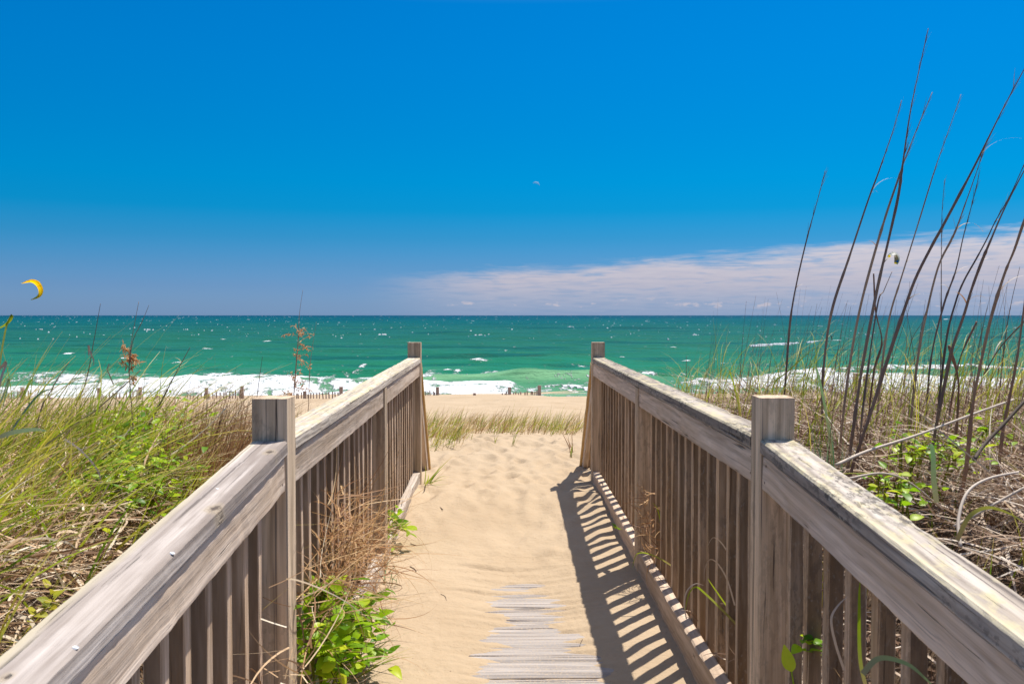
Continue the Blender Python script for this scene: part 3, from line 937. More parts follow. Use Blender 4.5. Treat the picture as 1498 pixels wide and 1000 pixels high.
def railing(s, label):
    root = empty('boardwalk_railing', W(s * 0.645, 2.245, EYE - 1.26), label, 'railing', 'railings of the boardwalk')
    zc = lambda v: EYE - cap_drop(v)
    yc = s * 0.6445
    capm = M['cap_left'] if s < 0 else M['cap_right']
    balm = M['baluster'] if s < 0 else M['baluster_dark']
    for i, pv in enumerate(PV):
        vm = pv + PW / 2
        top = zc(pv) + 0.106 if i != 3 else zc(pv) - 0.041
        zb = EYE - float(deck_drop(pv)) - 0.35
        put_board('post', W(yc, vm, zb), W(yc, vm, top), PW, PW, M['post'], root, up=(0, 1, 0), ch=0.004, seg=0.10, jit=0.0003)
    # caps, rails, toe boards and balusters between the posts
    spans = [(PV[0] + PW, PV[1]), (PV[1] + PW, PV[2]), (PV[2] + PW, PV[3]), (PV[3] + PW, PV[4])]
    caps = [spans[0], spans[1], (PV[2] + PW, PV[4])]
    for ci, (a, b) in enumerate(caps):
        cm = capm if ci < 2 else (M['cap_lichen'] if s < 0 else M['cap_right'])
        c = put_board('cap_rail', W(yc, a + 0.001, zc(a) - 0.019), W(yc, b - 0.001, zc(b) - 0.019), 0.0905, 0.038, cm, root,
                      ch=0.005, seg=0.02, rag=0.0045 if s > 0 or ci == 2 else 0.002, jit=0.0002)
        if s < 0 and ci == 1:
            for (px, py) in ((110, 947), (252, 809), (318, 715)):
                d = 1.5
                for _ in range(30):                       # where that sight line meets the cap
                    q = P(px, py, d); d *= (EYE - zc(d) - 0.0) / max(1e-3, EYE - q.z)
                q = P(px, py, d)
                screw(c, (q.x, q.y, zc(d) - 0.0002))
        if s < 0 and ci == 1: knot_host = c
    for si, (a, b) in enumerate(spans):
        a2, b2 = a + 0.001, b - 0.001
        yr = s * 0.6255
        h = 0.089
        put_board('top_rail', W(yr, a2, zc(a) - 0.0395 - h / 2), W(yr, b2, zc(b) - 0.0395 - h / 2), h, 0.037, M['rail'], root, up=(s, 0, 0), ch=0.003, seg=0.04)
        rb_ = root.children[-1]
        for (ve, sg) in ((a + 0.022, 1), (b - 0.022, -1)):
            for dz in (0.022, 0.066):
                nail(rb_, W(s * 0.6068, ve + bseed.normal(0, 0.003), zc(ve) - 0.0395 - dz), s)
        zt = lambda v: EYE - float(deck_drop(v)) + 0.062
        if si == 3:
            z0, z1 = zt(a), zt(b) + 0.035
        else:
            z0, z1 = zt(a), zt(b)
        put_board('toe_board', W(s * 0.629, a2, z0), W(s * 0.629, b2, z1), 0.140, 0.046, M['toe_left'] if s < 0 else M['toe'], root, up=(s, 0, 0), ch=0.004, seg=0.05, jit=0.0012)
        nb = 15
        for k in range(nb):
            v = a + (b - a) * (k + 0.5) / nb + bseed.normal(0, 0.005)
            ztop = zc(v) - 0.041
            zb = EYE - float(deck_drop(v)) - 0.12
            lean = bseed.normal(0, 0.004)
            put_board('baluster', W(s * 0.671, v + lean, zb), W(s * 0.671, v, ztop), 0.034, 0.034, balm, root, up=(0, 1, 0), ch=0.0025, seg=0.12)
    # stair rail running down into the sand beyond the last post
    va, vb = PV[4] + PW + 0.002, 7.40
    za, zb_ = zc(6.2) - 0.03, EYE - 1.47
    sl = (zb_ - za) / (vb - va)
    up = Vector((0, -sl, 1)).normalized()
    nc = put_board('stair_cap_rail', W(yc, va + 0.015, za - 0.02), W(yc, vb, zb_ - 0.02), 0.089, 0.038, M['new_wood'], root, up=up, ch=0.004, seg=0.05)
    put_board('stair_top_rail', W(s * 0.633, va + 0.03, za - 0.12), W(s * 0.633, vb, zb_ - 0.115), 0.089, 0.037, M['rail'], root, up=(s, 0, 0), ch=0.003, seg=0.05)
    for k in range(6):
        v = va + 0.08 + k * 0.16
        zt2 = za + sl * (v - va) - 0.075
        if zt2 > EYE - 1.3:
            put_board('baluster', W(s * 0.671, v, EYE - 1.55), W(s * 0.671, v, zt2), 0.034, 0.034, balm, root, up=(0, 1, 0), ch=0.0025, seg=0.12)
    return root


railing(-1, 'weathered grey wooden railing with bright green leaves and dry vines growing through its balusters')
railing(1, 'lichen speckled brown wooden railing that casts a striped shadow on the sand')

exec_veg = True
# ------------------------------------------------------------------ vegetation
def scatter(n, u0, u1, v0, v1, tl=None):
    u = RS.uniform(u0, u1, n); v = RS.uniform(v0, v1, n)
    x = AX0 + u + AXS * v; y = v - AXS * u
    if tl is not None:
        k = np.abs(x) < tl * np.maximum(y, 0.3) + 0.8
        x, y = x[k], y[k]
    return np.stack([x, y, G(x, y)], 1)


def patchy(b, scale, thr, seed):
    n = fbm(b[:, 0] * scale, b[:, 1] * scale, 3, seed)
    return b[n > thr]


def veg(name, geo, mats, label, cat, kind='stuff'):
    o = link(name, geo.mesh(name), mats)
    return tag(o, label, cat, None, kind)


def clump(b, lo=0.5, hi=1.35, sc=1.5, seed=55):
    return lo + (hi - lo) * np.clip(0.5 + 1.1 * fbm(b[:, 0] * sc, b[:, 1] * sc, 2, seed), 0, 1)


EAST = 0.0      # azimuth pointing to the right of the picture
U_ = RS.uniform


def thatch_layer(side, n, mat, label):
    g = Geo()
    sgn = -1 if side < 0 else 1
    lo, hi = (-6.5, -0.90) if side < 0 else (0.92, 6.5)
    b = scatter(n, lo, hi, 0.9, 6.2 if side < 0 else 7.2, 0.80)
    m = len(b)
    b[:, 2] += RS.random(m) ** 1.5 * 0.20
    ribbons(g, b, U_(0, 2 * math.pi, m), U_(R(62), R(100), m), U_(-0.7, 0.9, m), U_(0.12, 0.42, m), U_(0.0035, 0.0095, m), 5, 1.0, 1.1, RS.random(m))
    # arcs of fallen blades combed by the wind
    b = scatter(int(n * 0.50), lo, hi, 1.0, 6.0 if side < 0 else 7.0, 0.78)
    b = b[np.abs(UV(b[:, 0], b[:, 1])[0]) > 1.45]
    m = len(b)
    az = RS.normal(R(-15) if side < 0 else R(170), 0.85, m)
    ribbons(g, b, az, U_(R(25), R(70), m), U_(0.6, 1.9, m), U_(0.35, 0.75, m), U_(0.0035, 0.0095, m), 8, 1.1, 0.8, 0.3 + 0.7 * RS.random(m))
    # thick old stems lying close by
    b = scatter(int(n * 0.028), -2.6 if side < 0 else 1.15, -1.15 if side < 0 else 2.6, 0.8, 3.6, 0.80)
    m = len(b); b[:, 2] += 0.05 + RS.random(m) * 0.15
    ribbons(g, b, U_(0, 6.28, m), U_(R(60), R(100), m), U_(-0.9, 1.4, m), U_(0.15, 0.45, m), U_(0.006, 0.010, m), 8, 1.0, 1.2, 0.55 + 0.45 * RS.random(m), tipw=0.5)
    # stubble
    b = scatter(int(n * 0.30), lo, hi, 1.2, 6.8 if side < 0 else 8.2, 0.78)
    m = len(b)
    ribbons(g, b, U_(0, 6.28, m), np.abs(RS.normal(0, 0.45, m)), U_(0, 0.6, m), U_(0.12, 0.34, m), U_(0.002, 0.004, m), 4, 1.2, 0.6, RS.random(m) * 0.6)
    veg('dry_grass', g, mat, label, 'dry grass')


thatch_layer(-1, 21000, M['thatch'], 'matted tan dry grass covering the dune on the left')
thatch_layer(1, 23000, M['thatch_grey'], 'matted grey brown dry grass and twigs covering the dune on the right')

# green grass, left
g = Geo()
b = scatter(2700, -6.0, -0.85, 1.4, 5.8, 0.78); b = patchy(b, 1.1, -0.14, 5); b = b[((b[:, 0] / b[:, 1]) < -0.40) | (RS.random(len(b)) < 0.28)]; m = len(b)
ribbons(g, b, RS.normal(R(15), 0.9, m), U_(R(8), R(50), m), U_(0.5, 1.5, m), U_(0.30, 0.65, m) * clump(b), U_(0.005, 0.0115, m), 8, 1.4, 0.5, RS.random(m))
b = scatter(1300, -3.4, -1.6, 2.0, 4.2, 0.78); b = b[(b[:, 0] / b[:, 1]) < -0.40]; m = len(b)
ribbons(g, b, RS.normal(R(25), 0.6, m), U_(R(15), R(50), m), U_(0.4, 1.2, m), U_(0.35, 0.72, m) * clump(b), U_(0.005, 0.011, m), 8, 1.4, 0.4, 0.2 + 0.8 * RS.random(m))
b = scatter(500, -3.6, -1.5, 2.4, 5.0, 0.78); b = b[(b[:, 0] / b[:, 1]) < -0.47]; m = len(b)
ribbons(g, b, RS.normal(R(20), 0.7, m), U_(R(4), R(28), m), U_(0.3, 1.1, m), U_(0.38, 0.66, m), U_(0.004, 0.009, m), 8, 1.5, 0.4, 0.2 + 0.8 * RS.random(m))
veg('green_grass', g, M['green'], 'bright green and yellowish grass blades growing through the dry grass on the left dune', 'grass')
# green grass, right
g = Geo()
b = scatter(2000, 0.95, 6.0, 2.2, 7.6, 0.80); b = patchy(b, 1.0, -0.10, 15); m = len(b)
ribbons(g, b, RS.normal(R(20), 1.1, m), U_(R(3), R(28), m), U_(0.3, 1.5, m), U_(0.30, 0.62, m) * clump(b), U_(0.003, 0.006, m), 8, 1.7, 0.5, RS.random(m))
b = scatter(1200, 1.0, 4.8, 3.2, 6.8, 0.72); m = len(b)
ribbons(g, b, RS.normal(R(10), 0.8, m), U_(R(2), R(20), m), U_(0.9, 2.4, m), U_(0.45, 0.85, m), U_(0.003, 0.007, m), 9, 2.0, 0.5, 0.4 + 0.6 * RS.random(m))
veg('green_grass', g, M['green'], 'upright green grass blades with drooping tips among the stalks on the right dune', 'grass')
# fine dark twigs on both dunes
g = Geo()
b = scatter(1500, 0.95, 6.0, 2.6, 7.8, 0.76); m = len(b)
ribbons(g, b, U_(0, 6.28, m), np.abs(RS.normal(0, 0.35, m)), U_(-0.3, 0.5, m), U_(0.20, 0.52, m), U_(0.002, 0.0045, m), 5, 1.2, 0.5, RS.random(m), tipw=0.3)
b = scatter(760, 1.2, 6.0, 3.0, 7.0, 0.72); m = len(b)
ribbons(g, b, RS.normal(R(15), 0.5, m), np.abs(RS.normal(0.2, 0.12, m)), U_(0, 0.3, m), U_(0.5, 0.95, m), U_(0.003, 0.005, m), 5, 1.2, 0.3, RS.random(m), tipw=0.3)
veg('dead_stems', g, M['stalk_red'], 'fine brown dead stems standing in the grass on the right dune', 'dead stems')
g = Geo()
b = scatter(620, -6.5, -0.95, 3.4, 6.6, 0.76); m = len(b)
ribbons(g, b, RS.normal(R(20), 0.8, m), np.abs(RS.normal(0.25, 0.3, m)), U_(-0.2, 0.5, m), U_(0.18, 0.42, m) * clump(b, 0.6, 1.4), U_(0.0022, 0.004, m), 5, 1.2, 0.5, RS.random(m), tipw=0.3)
veg('dead_stems', g, M['stalk_red'], 'fine reddish dead stems standing along the back of the left dune', 'dead stems')

# beach grass patch beyond the railings
g = Geo()
def beachgrass(n, u0, u1, v0, v1, ctrs, sd, Ls, mat):
    cu = RS.uniform(u0, u1, ctrs); cv = v0 + (v1 - v0) * RS.random(ctrs)
    k = RS.integers(0, ctrs, n)
    u = cu[k] + RS.normal(0, sd, n); v = cv[k] + RS.normal(0, sd * 1.6, n)
    x = AX0 + u + AXS * v; y = v - AXS * u
    b = np.stack([x, y, EYE - drop(u, v)], 1)
    ribbons(g, b, RS.normal(R(5), 0.5, n), np.abs(RS.normal(0.5, 0.28, n)), U_(0.1, 1.0, n), U_(Ls[0], Ls[1], n), U_(0.004, 0.008, n), 5, 1.3, 0.4, RS.random(n), mat)
beachgrass(430, -1.3, 0.95, 10.0, 13.2, 30, 0.09, (0.12, 0.34), 0)
beachgrass(860, -1.3, 0.95, 10.0, 13.2, 38, 0.12, (0.10, 0.32), 1)
beachgrass(320, -0.85, 0.95, 9.2, 10.8, 40, 0.06, (0.10, 0.28), 0)
beachgrass(260, -0.85, 0.95, 9.4, 10.6, 26, 0.06, (0.06, 0.20), 1)
beachgrass(240, -0.95, -0.40, 7.9, 9.4, 18, 0.07, (0.08, 0.26), 0)
beachgrass(300, -1.0, -0.42, 8.2, 9.6, 14, 0.09, (0.06, 0.2), 1)
beachgrass(220, 0.9, 3.2, 9.0, 12.5, 24, 0.15, (0.15, 0.35), 0)
beachgrass(220, 0.9, 3.2, 9.0, 12.5, 24, 0.15, (0.15, 0.35), 2)
beachgrass(300, -4.5, -0.9, 9.0, 13.0, 30, 0.16, (0.12, 0.34), 2)
beachgrass(200, -4.5, -0.9, 9.0, 13.0, 24, 0.16, (0.12, 0.34), 0)
veg('beach_grass', g, [M['green'], M['straw'], M['straw']], 'windblown green and rusty beach grass on the bare sand beyond the railings', 'beach grass')


# ------------------------------------------------------------------ individual plants
def thing_mesh(name, geo, mats, origin, label, cat, group=None, smooth=True):
    o = link(name, geo.mesh(name, origin, smooth), mats, None, origin)
    return tag(o, label, cat, group)


def part_mesh(name, geo, mats, parent, smooth=True):
    return link(name, geo.mesh(name, tuple(parent.matrix_basis.translation), smooth), mats, parent)


def stalk(pts, d0, d1, r0, r1, label, mat='stalk', leafs=(), seeds=None, group='tall sea oat stalks on the right dune', extend=True, name='sea_oat_stalk', cat='stalk', tint=None):
    """one tall dry stalk through picture points, its foot on the ground"""
    n = len(pts)
    q = [P(px, py, d0 + (d1 - d0) * i / max(1, n - 1)) for i, (px, py) in enumerate(pts)]
    if extend:
        gz = float(G(q[0].x, q[0].y))
        if q[0].z > gz:                               # carry the stem on down to the sand
            t = (q[0] - q[1]); t = t / max(1e-6, -t.z) if t.z < -1e-6 else Vector((0, 0, -1))
            h = q[0].z - gz
            q.insert(0, Vector((q[0].x + t.x * h * 0.6, q[0].y + t.y * h * 0.6, gz - 0.01)))
    o = q[0].copy()
    root = empty(name, o, label, cat, group)
    g = Geo()
    L = len(q) * 6
    r0 = r0 * 0.72; nodes = [r0 * (1.0 + 0.0), r0 * 0.97, r0 * 0.92, r0 * 0.85, r0 * 0.72, r0 * 0.55, r1 * 1.3, r1]
    fr = np.linspace(0, 1, 60); rad = np.interp(fr, np.linspace(0, 1, len(nodes)), nodes)
    for kj in sorted(RS.uniform(0.12, 0.8, int(RS.integers(2, 5)))):          # leaf sheaths end in small steps
        rad = rad * np.where((fr > kj - 0.13) & (fr < kj), 1.16, 1.0) * np.where(np.abs(fr - kj) < 0.009, 1.25, 1.0)
    L = 60
    tube(g, q, r0, r1, 6, L, RS.random() if tint is None else tint, 0, list(rad))
    stem = part_mesh('stem', g, M[mat], root)
    sp = smooth_path(q, 60)
    if name == 'sea_oat_stalk' and r1 < 0.0016 and pts[-1][1] < 300:
        gp = Geo()                                        # what is left of the plume: fine chaff along the top of the stalk
        kk_ = RS.integers(42, 58, 34)
        bb_ = np.array([tuple(sp[int(k_)]) for k_ in kk_])
        tt_ = (sp[58] - sp[44]).normalized()
        a0_ = math.atan2(tt_.y, tt_.x)
        ribbons(gp, bb_, a0_ + RS.normal(0, 0.5, 34), math.acos(max(-1, min(1, tt_.z))) + RS.normal(0.10, 0.10, 34), U_(-0.1, 0.25, 34), U_(0.03, 0.075, 34), U_(0.0012, 0.0024, 34), 4, 1.0, 0.2, RS.random(34), 0, False)
        part_mesh('plume', gp, M['stalk'], root)
    for (f, sgn, ln) in leafs:
        p = sp[int(f * 59)]
        g2 = Geo()
        az = 0.0 if sgn > 0 else math.pi
        ribbons(g2, np.array([tuple(p)]), az + RS.normal(0, 0.3), R(25), RS.uniform(1.2, 2.4), ln, 0.005, 9, 1.0, 0.5, np.array([0.35 + 0.5 * RS.random()]), 0, False)
        part_mesh('dry_leaf', g2, M['reed_pale'] if RS.random() < 0.4 else M['rust'], root)
    if seeds:
        for (f, wdt, hgt, cnt) in seeds:
            g3 = Geo()
            c = sp[int(f * 59)]
            nb_ = max(8, cnt // 8)
            for k in range(nb_):                            # wispy branchlets sweeping off the stem, hung with husks
                st = sp[int(np.clip(f + RS.uniform(-1, 1) * hgt / 1.3, 0, 1) * 59)]
                a = RS.normal(0.2, 1.4); q = [st]
                dv = Vector((math.cos(a) * 0.8, math.sin(a) * 0.5, RS.uniform(0.2, 1.3))).normalized()
                ln = wdt * RS.uniform(0.5, 1.3)
                for z_ in range(4):
                    dv = (dv + Vector((RS.normal(0, 0.3), RS.normal(0, 0.2), RS.normal(-0.18, 0.2)))).normalized()
                    q.append(q[-1] + dv * ln / 4)
                tube(g3, q, 0.0013, 0.0008, 3, 8, RS.random())
                qs = smooth_path(q, 12)
                for z_ in range(int(RS.integers(8, 18))):
                    p_ = qs[int(RS.integers(3, 12))]
                    leaf(g3, p_, (RS.normal(0, 0.6), RS.normal(0, 0.6), RS.normal(-0.2, 0.7)), (RS.normal(), RS.normal(), 1), RS.uniform(0.010, 0.026), 0.007, RS.random(), 0, 0.3, 0.3, 3)
            part_mesh('seed_head', g3, M['seed'], root)
    return root


# right-hand stalks, left to right along the dune
stalk([(1147, 585), (1149, 560), (1156, 470), (1166, 411), (1182, 343), (1194, 300), (1207, 250)], 4.3, 4.2, 0.0065, 0.0012, 'slim dark stalk standing alone behind the near right post, leftmost of the tall ones', leafs=[(0.55, 1, 0.06)])
stalk([(1203, 610), (1204, 547), (1216, 458), (1243, 374), (1270, 293), (1286, 250), (1307, 189), (1319, 147)], 4.1, 4.0, 0.0078, 0.0012, 'second tall stalk from the left, with a torn papery leaf high on it', leafs=[(0.66, 1, 0.05), (0.66, 1, 0.20), (0.65, 1, 0.03)])
stalk([(1236, 720), (1251, 607), (1262, 533), (1283, 424), (1301, 346), (1314, 287), (1321, 237), (1331, 168), (1342, 114), (1358, 42)], 3.3, 3.2, 0.0080, 0.0014, 'tallest dark stalk whose tip reaches highest into the blue sky', leafs=[(0.45, 1, 0.10), (0.73, 1, 0.03)])
stalk([(1228, 660), (1241, 547), (1256, 461), (1273, 393), (1295, 318), (1315, 259), (1323, 235), (1340, 192), (1364, 135)], 3.5, 3.35, 0.0075, 0.0013, 'dark stalk that crosses behind the tallest one and forks off to its right', leafs=[(0.5, -1, 0.05)])
stalk([(1268, 640), (1278, 545), (1290, 500), (1281, 455), (1278, 400)], 3.6, 3.6, 0.0060, 0.0030, 'short bent reddish stalk broken off below the white kite', 'stalk_red')
stalk([(1262, 600), (1283, 450), (1293, 425), (1305, 397)], 3.4, 3.5, 0.0050, 0.0012, 'short thin forked twig rising between the tall stalks to just under the white kite', leafs=[])
stalk([(1280, 640), (1291, 529), (1302, 461), (1317, 411), (1342, 331), (1367, 250), (1382, 207), (1406, 138)], 4.2, 4.1, 0.0062, 0.0011, 'thin straight stalk immediately right of the white kite', leafs=[(0.55, 1, 0.05)])
stalk([(1243, 700), (1257, 653), (1275, 600), (1297, 530), (1320, 461), (1339, 408), (1364, 358), (1379, 331), (1422, 250), (1442, 210), (1469, 156), (1498, 102), (1516, 68)], 3.0, 2.7, 0.0082, 0.0013, 'long leaning stalk sweeping from the rail post up to the right picture edge', leafs=[(0.42, 1, 0.07), (0.72, 1, 0.16)])
stalk([(1330, 640), (1342, 529), (1356, 455), (1373, 389), (1391, 352), (1401, 329), (1429, 250), (1443, 208)], 3.7, 3.6, 0.0072, 0.0012, 'stalk with a long papery leaf streaming level to the right across the sky', leafs=[(0.68, 1, 0.17), (0.6, 1, 0.05)])
stalk([(1374, 620), (1376, 529), (1377, 461), (1377, 389), (1378, 312), (1382, 262)], 4.4, 4.4, 0.0042, 0.0009, 'thin upright stalk with no lean, between the leaning ones')
stalk([(1352, 660), (1361, 532), (1380, 448), (1398, 396), (1410, 343), (1425, 287), (1432, 256)], 4.0, 3.95, 0.0060, 0.0011, 'slender stalk with two curled leaves, crossing behind the streaming leaf', leafs=[(0.55, 1, 0.16), (0.5, -1, 0.05)])
stalk([(1365, 650), (1385, 547), (1394, 507), (1410, 461), (1421, 424), (1436, 383), (1449, 352), (1469, 306), (1498, 250), (1512, 225)], 3.1, 2.9, 0.0080, 0.0016, 'stout brown stalk with a jointed sheath, leaving the picture at mid sky on the right', leafs=[(0.45, 1, 0.10), (0.45, -1, 0.09), (0.6, 1, 0.05)])
stalk([(1368, 640), (1384, 500), (1398, 442), (1410, 411), (1429, 377), (1444, 349), (1456, 324), (1478, 285), (1494, 250), (1505, 228)], 3.5, 3.4, 0.0050, 0.0012, 'thin stalk running close alongside the stout jointed one', leafs=[(0.7, 1, 0.03)])
stalk([(1408, 720), (1415, 671), (1423, 592), (1435, 530), (1450, 464), (1469, 402), (1484, 365), (1498, 324), (1512, 290)], 2.7, 2.6, 0.0078, 0.0035, 'thickest orange brown stalk with a loose peeling sheath near the right picture edge', 'stalk_red', leafs=[(0.62, 1, 0.13), (0.36, 1, 0.05)], tint=0.8)
stalk([(1466, 640), (1475, 590), (1487, 529), (1498, 451), (1505, 400)], 2.9, 2.9, 0.0078, 0.0030, 'thick brown stalk cut by the right picture edge', 'stalk_red', leafs=[(0.4, -1, 0.09)])
stalk([(1390, 600), (1404, 526), (1429, 470)], 3.9, 3.9, 0.0070, 0.0040, 'short leaning broken stalk that ends just under the horizon', 'stalk_red')
stalk([(1330, 600), (1339, 547), (1348, 479), (1360, 440)], 4.2, 4.2, 0.0052, 0.0015, 'short dark stalk standing at the foot of the streaming leaf stalk')
stalk([(1398, 650), (1402, 560), (1388, 505)], 3.3, 3.3, 0.0075, 0.0055, 'stubby snapped red brown stalk leaning left among the grass', 'stalk_red')
stalk([(1458, 620), (1470, 500), (1480, 440), (1492, 390)], 4.3, 4.3, 0.0040, 0.0010, 'thin pale stalk behind the thickest orange brown one', 'stalk_red')
stalk([(1418, 600), (1455, 520), (1498, 470), (1510, 455)], 3.8, 3.6, 0.0045, 0.0015, 'slanting thin stem lying over to the right near the picture edge', 'stalk_red', leafs=[(0.5, 1, 0.16)])
stalk([(1312, 640), (1322, 560), (1333, 500), (1350, 470)], 4.6, 4.6, 0.0040, 0.0012, 'short faint stem behind the long leaning stalk', 'stalk_red')
# fallen reeds on the right dune
def fallen(pts, d0, d1, r0, r1, label, mat='reed_pale', name='fallen_reed', cat='reed', group=None):
    q = [P(px, py, d0 + (d1 - d0) * i / (len(pts) - 1)) for i, (px, py) in enumerate(pts)]
    g = Geo(); tube(g, q, r0, r1, 7, len(q) * 6, RS.random())
    return thing_mesh(name, g, M[mat], tuple(q[0]), label, cat, group)


fallen([(1222, 680), (1270, 659), (1339, 637), (1419, 607), (1483, 584)], 2.7, 3.1, 0.0052, 0.0036, 'long pale dead reed lying slantwise across the right dune grass')
fallen([(1425, 672), (1440, 650), (1470, 618), (1500, 585), (1530, 555)], 2.5, 2.7, 0.0058, 0.0045, 'dark dead reed slanting up to the right picture edge', 'twig')
fallen([(1405, 800), (1402, 760), (1415, 720), (1445, 700), (1490, 690)], 2.0, 2.2, 0.0042, 0.003, 'bent pale dead reed hooked over the grass near the right cap rail')
fallen([(1395, 770), (1440, 745), (1500, 712), (1530, 700)], 2.1, 2.2, 0.0040, 0.003, 'short pale reed lying on the grass beside the right cap rail, lower of two')
fallen([(1240, 700), (1290, 692), (1330, 705), (1380, 745)], 2.4, 2.5, 0.0038, 0.002, 'thin curved pale stem arching over the green leaves beside the right railing')

# left-hand stems
LG = 'dark stems standing on the left dune'
stalk([(103, 612), (125, 560), (137, 500), (147, 444)], 4.6, 4.6, 0.0052, 0.0012, 'tallest dark bare stem above the yellow green shrub', group=LG, name='dead_stem', cat='stem')
stalk([(195, 632), (193, 600), (189, 540), (192, 501), (203, 441)], 3.9, 3.9, 0.0044, 0.0010, 'dark stem holding a ragged orange brown seed head, left part of the picture', group=LG, name='seeding_stem', cat='stem', seeds=[(0.64, 0.045, 0.15, 110)])
stalk([(188, 545), (194, 500), (208, 470), (218, 446)], 3.88, 3.88, 0.0026, 0.0008, 'thin twig leaning right out of the orange brown seed head', group=LG, name='dead_stem', cat='stem', extend=False)
stalk([(214, 632), (238, 583), (262, 537), (278, 508)], 4.1, 4.1, 0.0050, 0.0014, 'straight dark stem slanting right, between the seed head and the near post', group=LG, name='dead_stem', cat='stem', leafs=[(0.8, -1, 0.07)])
stalk([(100, 632), (140, 600), (179, 566), (206, 541)], 3.6, 3.7, 0.0050, 0.0016, 'dark stem lying low and slanting right, ending below the seed head', group=LG, name='dead_stem', cat='stem')
stalk([(58, 606), (70, 580), (85, 553), (101, 530)], 3.6, 3.6, 0.0042, 0.0014, 'short dark stem slanting right near the left picture edge', group=LG, name='dead_stem', cat='stem')
stalk([(374, 600), (376, 580), (380, 550), (384, 521)], 6.5, 6.5, 0.0052, 0.0012, 'short upright dark stem just above the near left post', group=LG, name='dead_stem', cat='stem')
stalk([(428, 640), (430, 576), (436, 500), (438, 460), (443, 424)], 6.2, 6.2, 0.0058, 0.0010, 'upright dark stem with a loose tan seed head behind the left railing', group=LG, name='seeding_stem', cat='stem', seeds=[(0.52, 0.11, 0.17, 230)])
stalk([(449, 640), (451, 600), (454, 531), (463, 470)], 6.3, 6.3, 0.0040, 0.0009, 'thin dark stem right of the loose tan seed head', group=LG, name='dead_stem', cat='stem')
stalk([(1003, 605), (1004, 575), (1004, 520)], 7.0, 7.0, 0.0055, 0.0016, 'upright dark stem behind the right cap rail, left of its near post', group='dark stems behind the right railing', name='dead_stem', cat='stem')
stalk([(1014, 605), (1012, 575), (1007, 535)], 7.0, 7.0, 0.0045, 0.0012, 'shorter dark stem leaning against the upright one behind the right cap rail', group='dark stems behind the right railing', name='dead_stem', cat='stem')
stalk([(1030, 605), (1033, 570), (1033, 532)], 6.6, 6.6, 0.0045, 0.0012, 'thin dark stem, second clump behind the right cap rail', group='dark stems behind the right railing', name='dead_stem', cat='stem')
stalk([(1051, 605), (1050, 575), (1049, 535)], 6.4, 6.4, 0.0042, 0.0010, 'thin dark stem nearest the near right post among those behind the cap rail', group='dark stems behind the right railing', name='dead_stem', cat='stem')


def curly(pts, d, w, label, mat='rust', tint=0.6):
    """a broad strap-like leaf through picture points"""
    q = smooth_path([P(px, py, d) for px, py in pts], 22)
    V = []; n = len(q)
    for i, p in enumerate(q):
        f = i / (n - 1); ww = w * (1 - f ** 2.5 * 0.85) * 0.5
        t = (q[min(i + 1, n - 1)] - q[max(i - 1, 0)]).normalized()
        sd = t.cross(Vector((0.2, 1, 0.1))).normalized() * 0.75 + Vector((0, 1, 0)) * 0.5
        V += [tuple(p - sd * ww), tuple(p + sd * ww)]
    Fc = [(2 * i, 2 * i + 1, 2 * i + 3, 2 * i + 2) for i in range(n - 1)]
    g = Geo(); g.add(V, Fc, None, tint, np.repeat(np.linspace(0, 0.6, n), 2))
    return thing_mesh('grass_blade', g, M[mat], tuple(q[0]), label, 'grass')


curly([(-12, 640), (-4, 560), (3, 510), (10, 475), (17, 461), (15, 468), (6, 476), (-6, 482)], 2.4, 0.014, 'broad green blade at the left picture edge curling over at its tip', 'green', 0.55)
curly([(-8, 620), (0, 560), (8, 535), (9, 530), (4, 535), (-6, 545)], 2.3, 0.016, 'broad tan blade folded over at the left picture edge', 'reed_pale', 0.6)
curly([(-6, 600), (4, 580), (10, 560), (13, 556), (9, 575), (3, 600)], 2.5, 0.010, 'pale green folded blade low on the left picture edge', 'bluegreen', 0.7)
curly([(130, 520), (129, 505), (131, 512), (134, 520), (137, 526), (137, 535)], 3.9, 0.012, 'curled tan leaf blade sticking up among stems left of the seed head', 'reed_pale', 0.5)
curly([(166, 562), (160, 548), (157, 540), (160, 532), (156, 540)], 3.9, 0.012, 'small wavy tan leaf curl just left of the seed head stem', 'reed_pale', 0.4)
curly([(10, 640), (30, 610), (48, 586), (62, 573), (76, 569)], 2.6, 0.012, 'long arching blue green blade at the lower left, tip pointing right', 'bluegreen', 0.3)
curly([(-6, 640), (20, 632), (50, 628), (68, 630)], 2.5, 0.018, 'pale green broad blade lying flat at the left picture edge', 'bluegreen', 0.9)
curly([(60, 655), (110, 622), (150, 607), (178, 601)], 3.2, 0.010, 'yellow green blade arching right below the yellow green shrub', 'green', 0.9)
curly([(95, 642), (120, 660), (144, 690), (146, 715), (132, 728)], 2.9, 0.008, 'thin tan blade looping downward in the middle of the left dune', 'reed_pale', 0.7)
curly([(1118, 640), (1128, 590), (1133, 560), (1150, 545), (1178, 520), (1192, 508)], 4.4, 0.009, 'long green blade bending right behind the near right post', 'green', 0.6)
curly([(1086, 640), (1080, 590), (1073, 560), (1068, 545), (1070, 546)], 4.6, 0.011, 'green blade with hooked tip left of the near right post', 'green', 0.5)
curly([(1220, 680), (1214, 640), (1206, 590), (1196, 545), (1188, 529), (1184, 534)], 3.6, 0.012, 'green blade bowing left with a hooked tip, right of the near right post', 'bluegreen', 0.5)
curly([(1370, 735), (1366, 700), (1365, 665), (1361, 650), (1352, 668)], 2.3, 0.014, 'broad blue green blade folded over beside the right cap rail', 'bluegreen', 0.4)
curly([(1400, 790), (1418, 755), (1445, 742), (1475, 750), (1500, 765)], 1.9, 0.010, 'arching yellow green blade beside the right cap rail near the picture edge', 'green', 0.8)
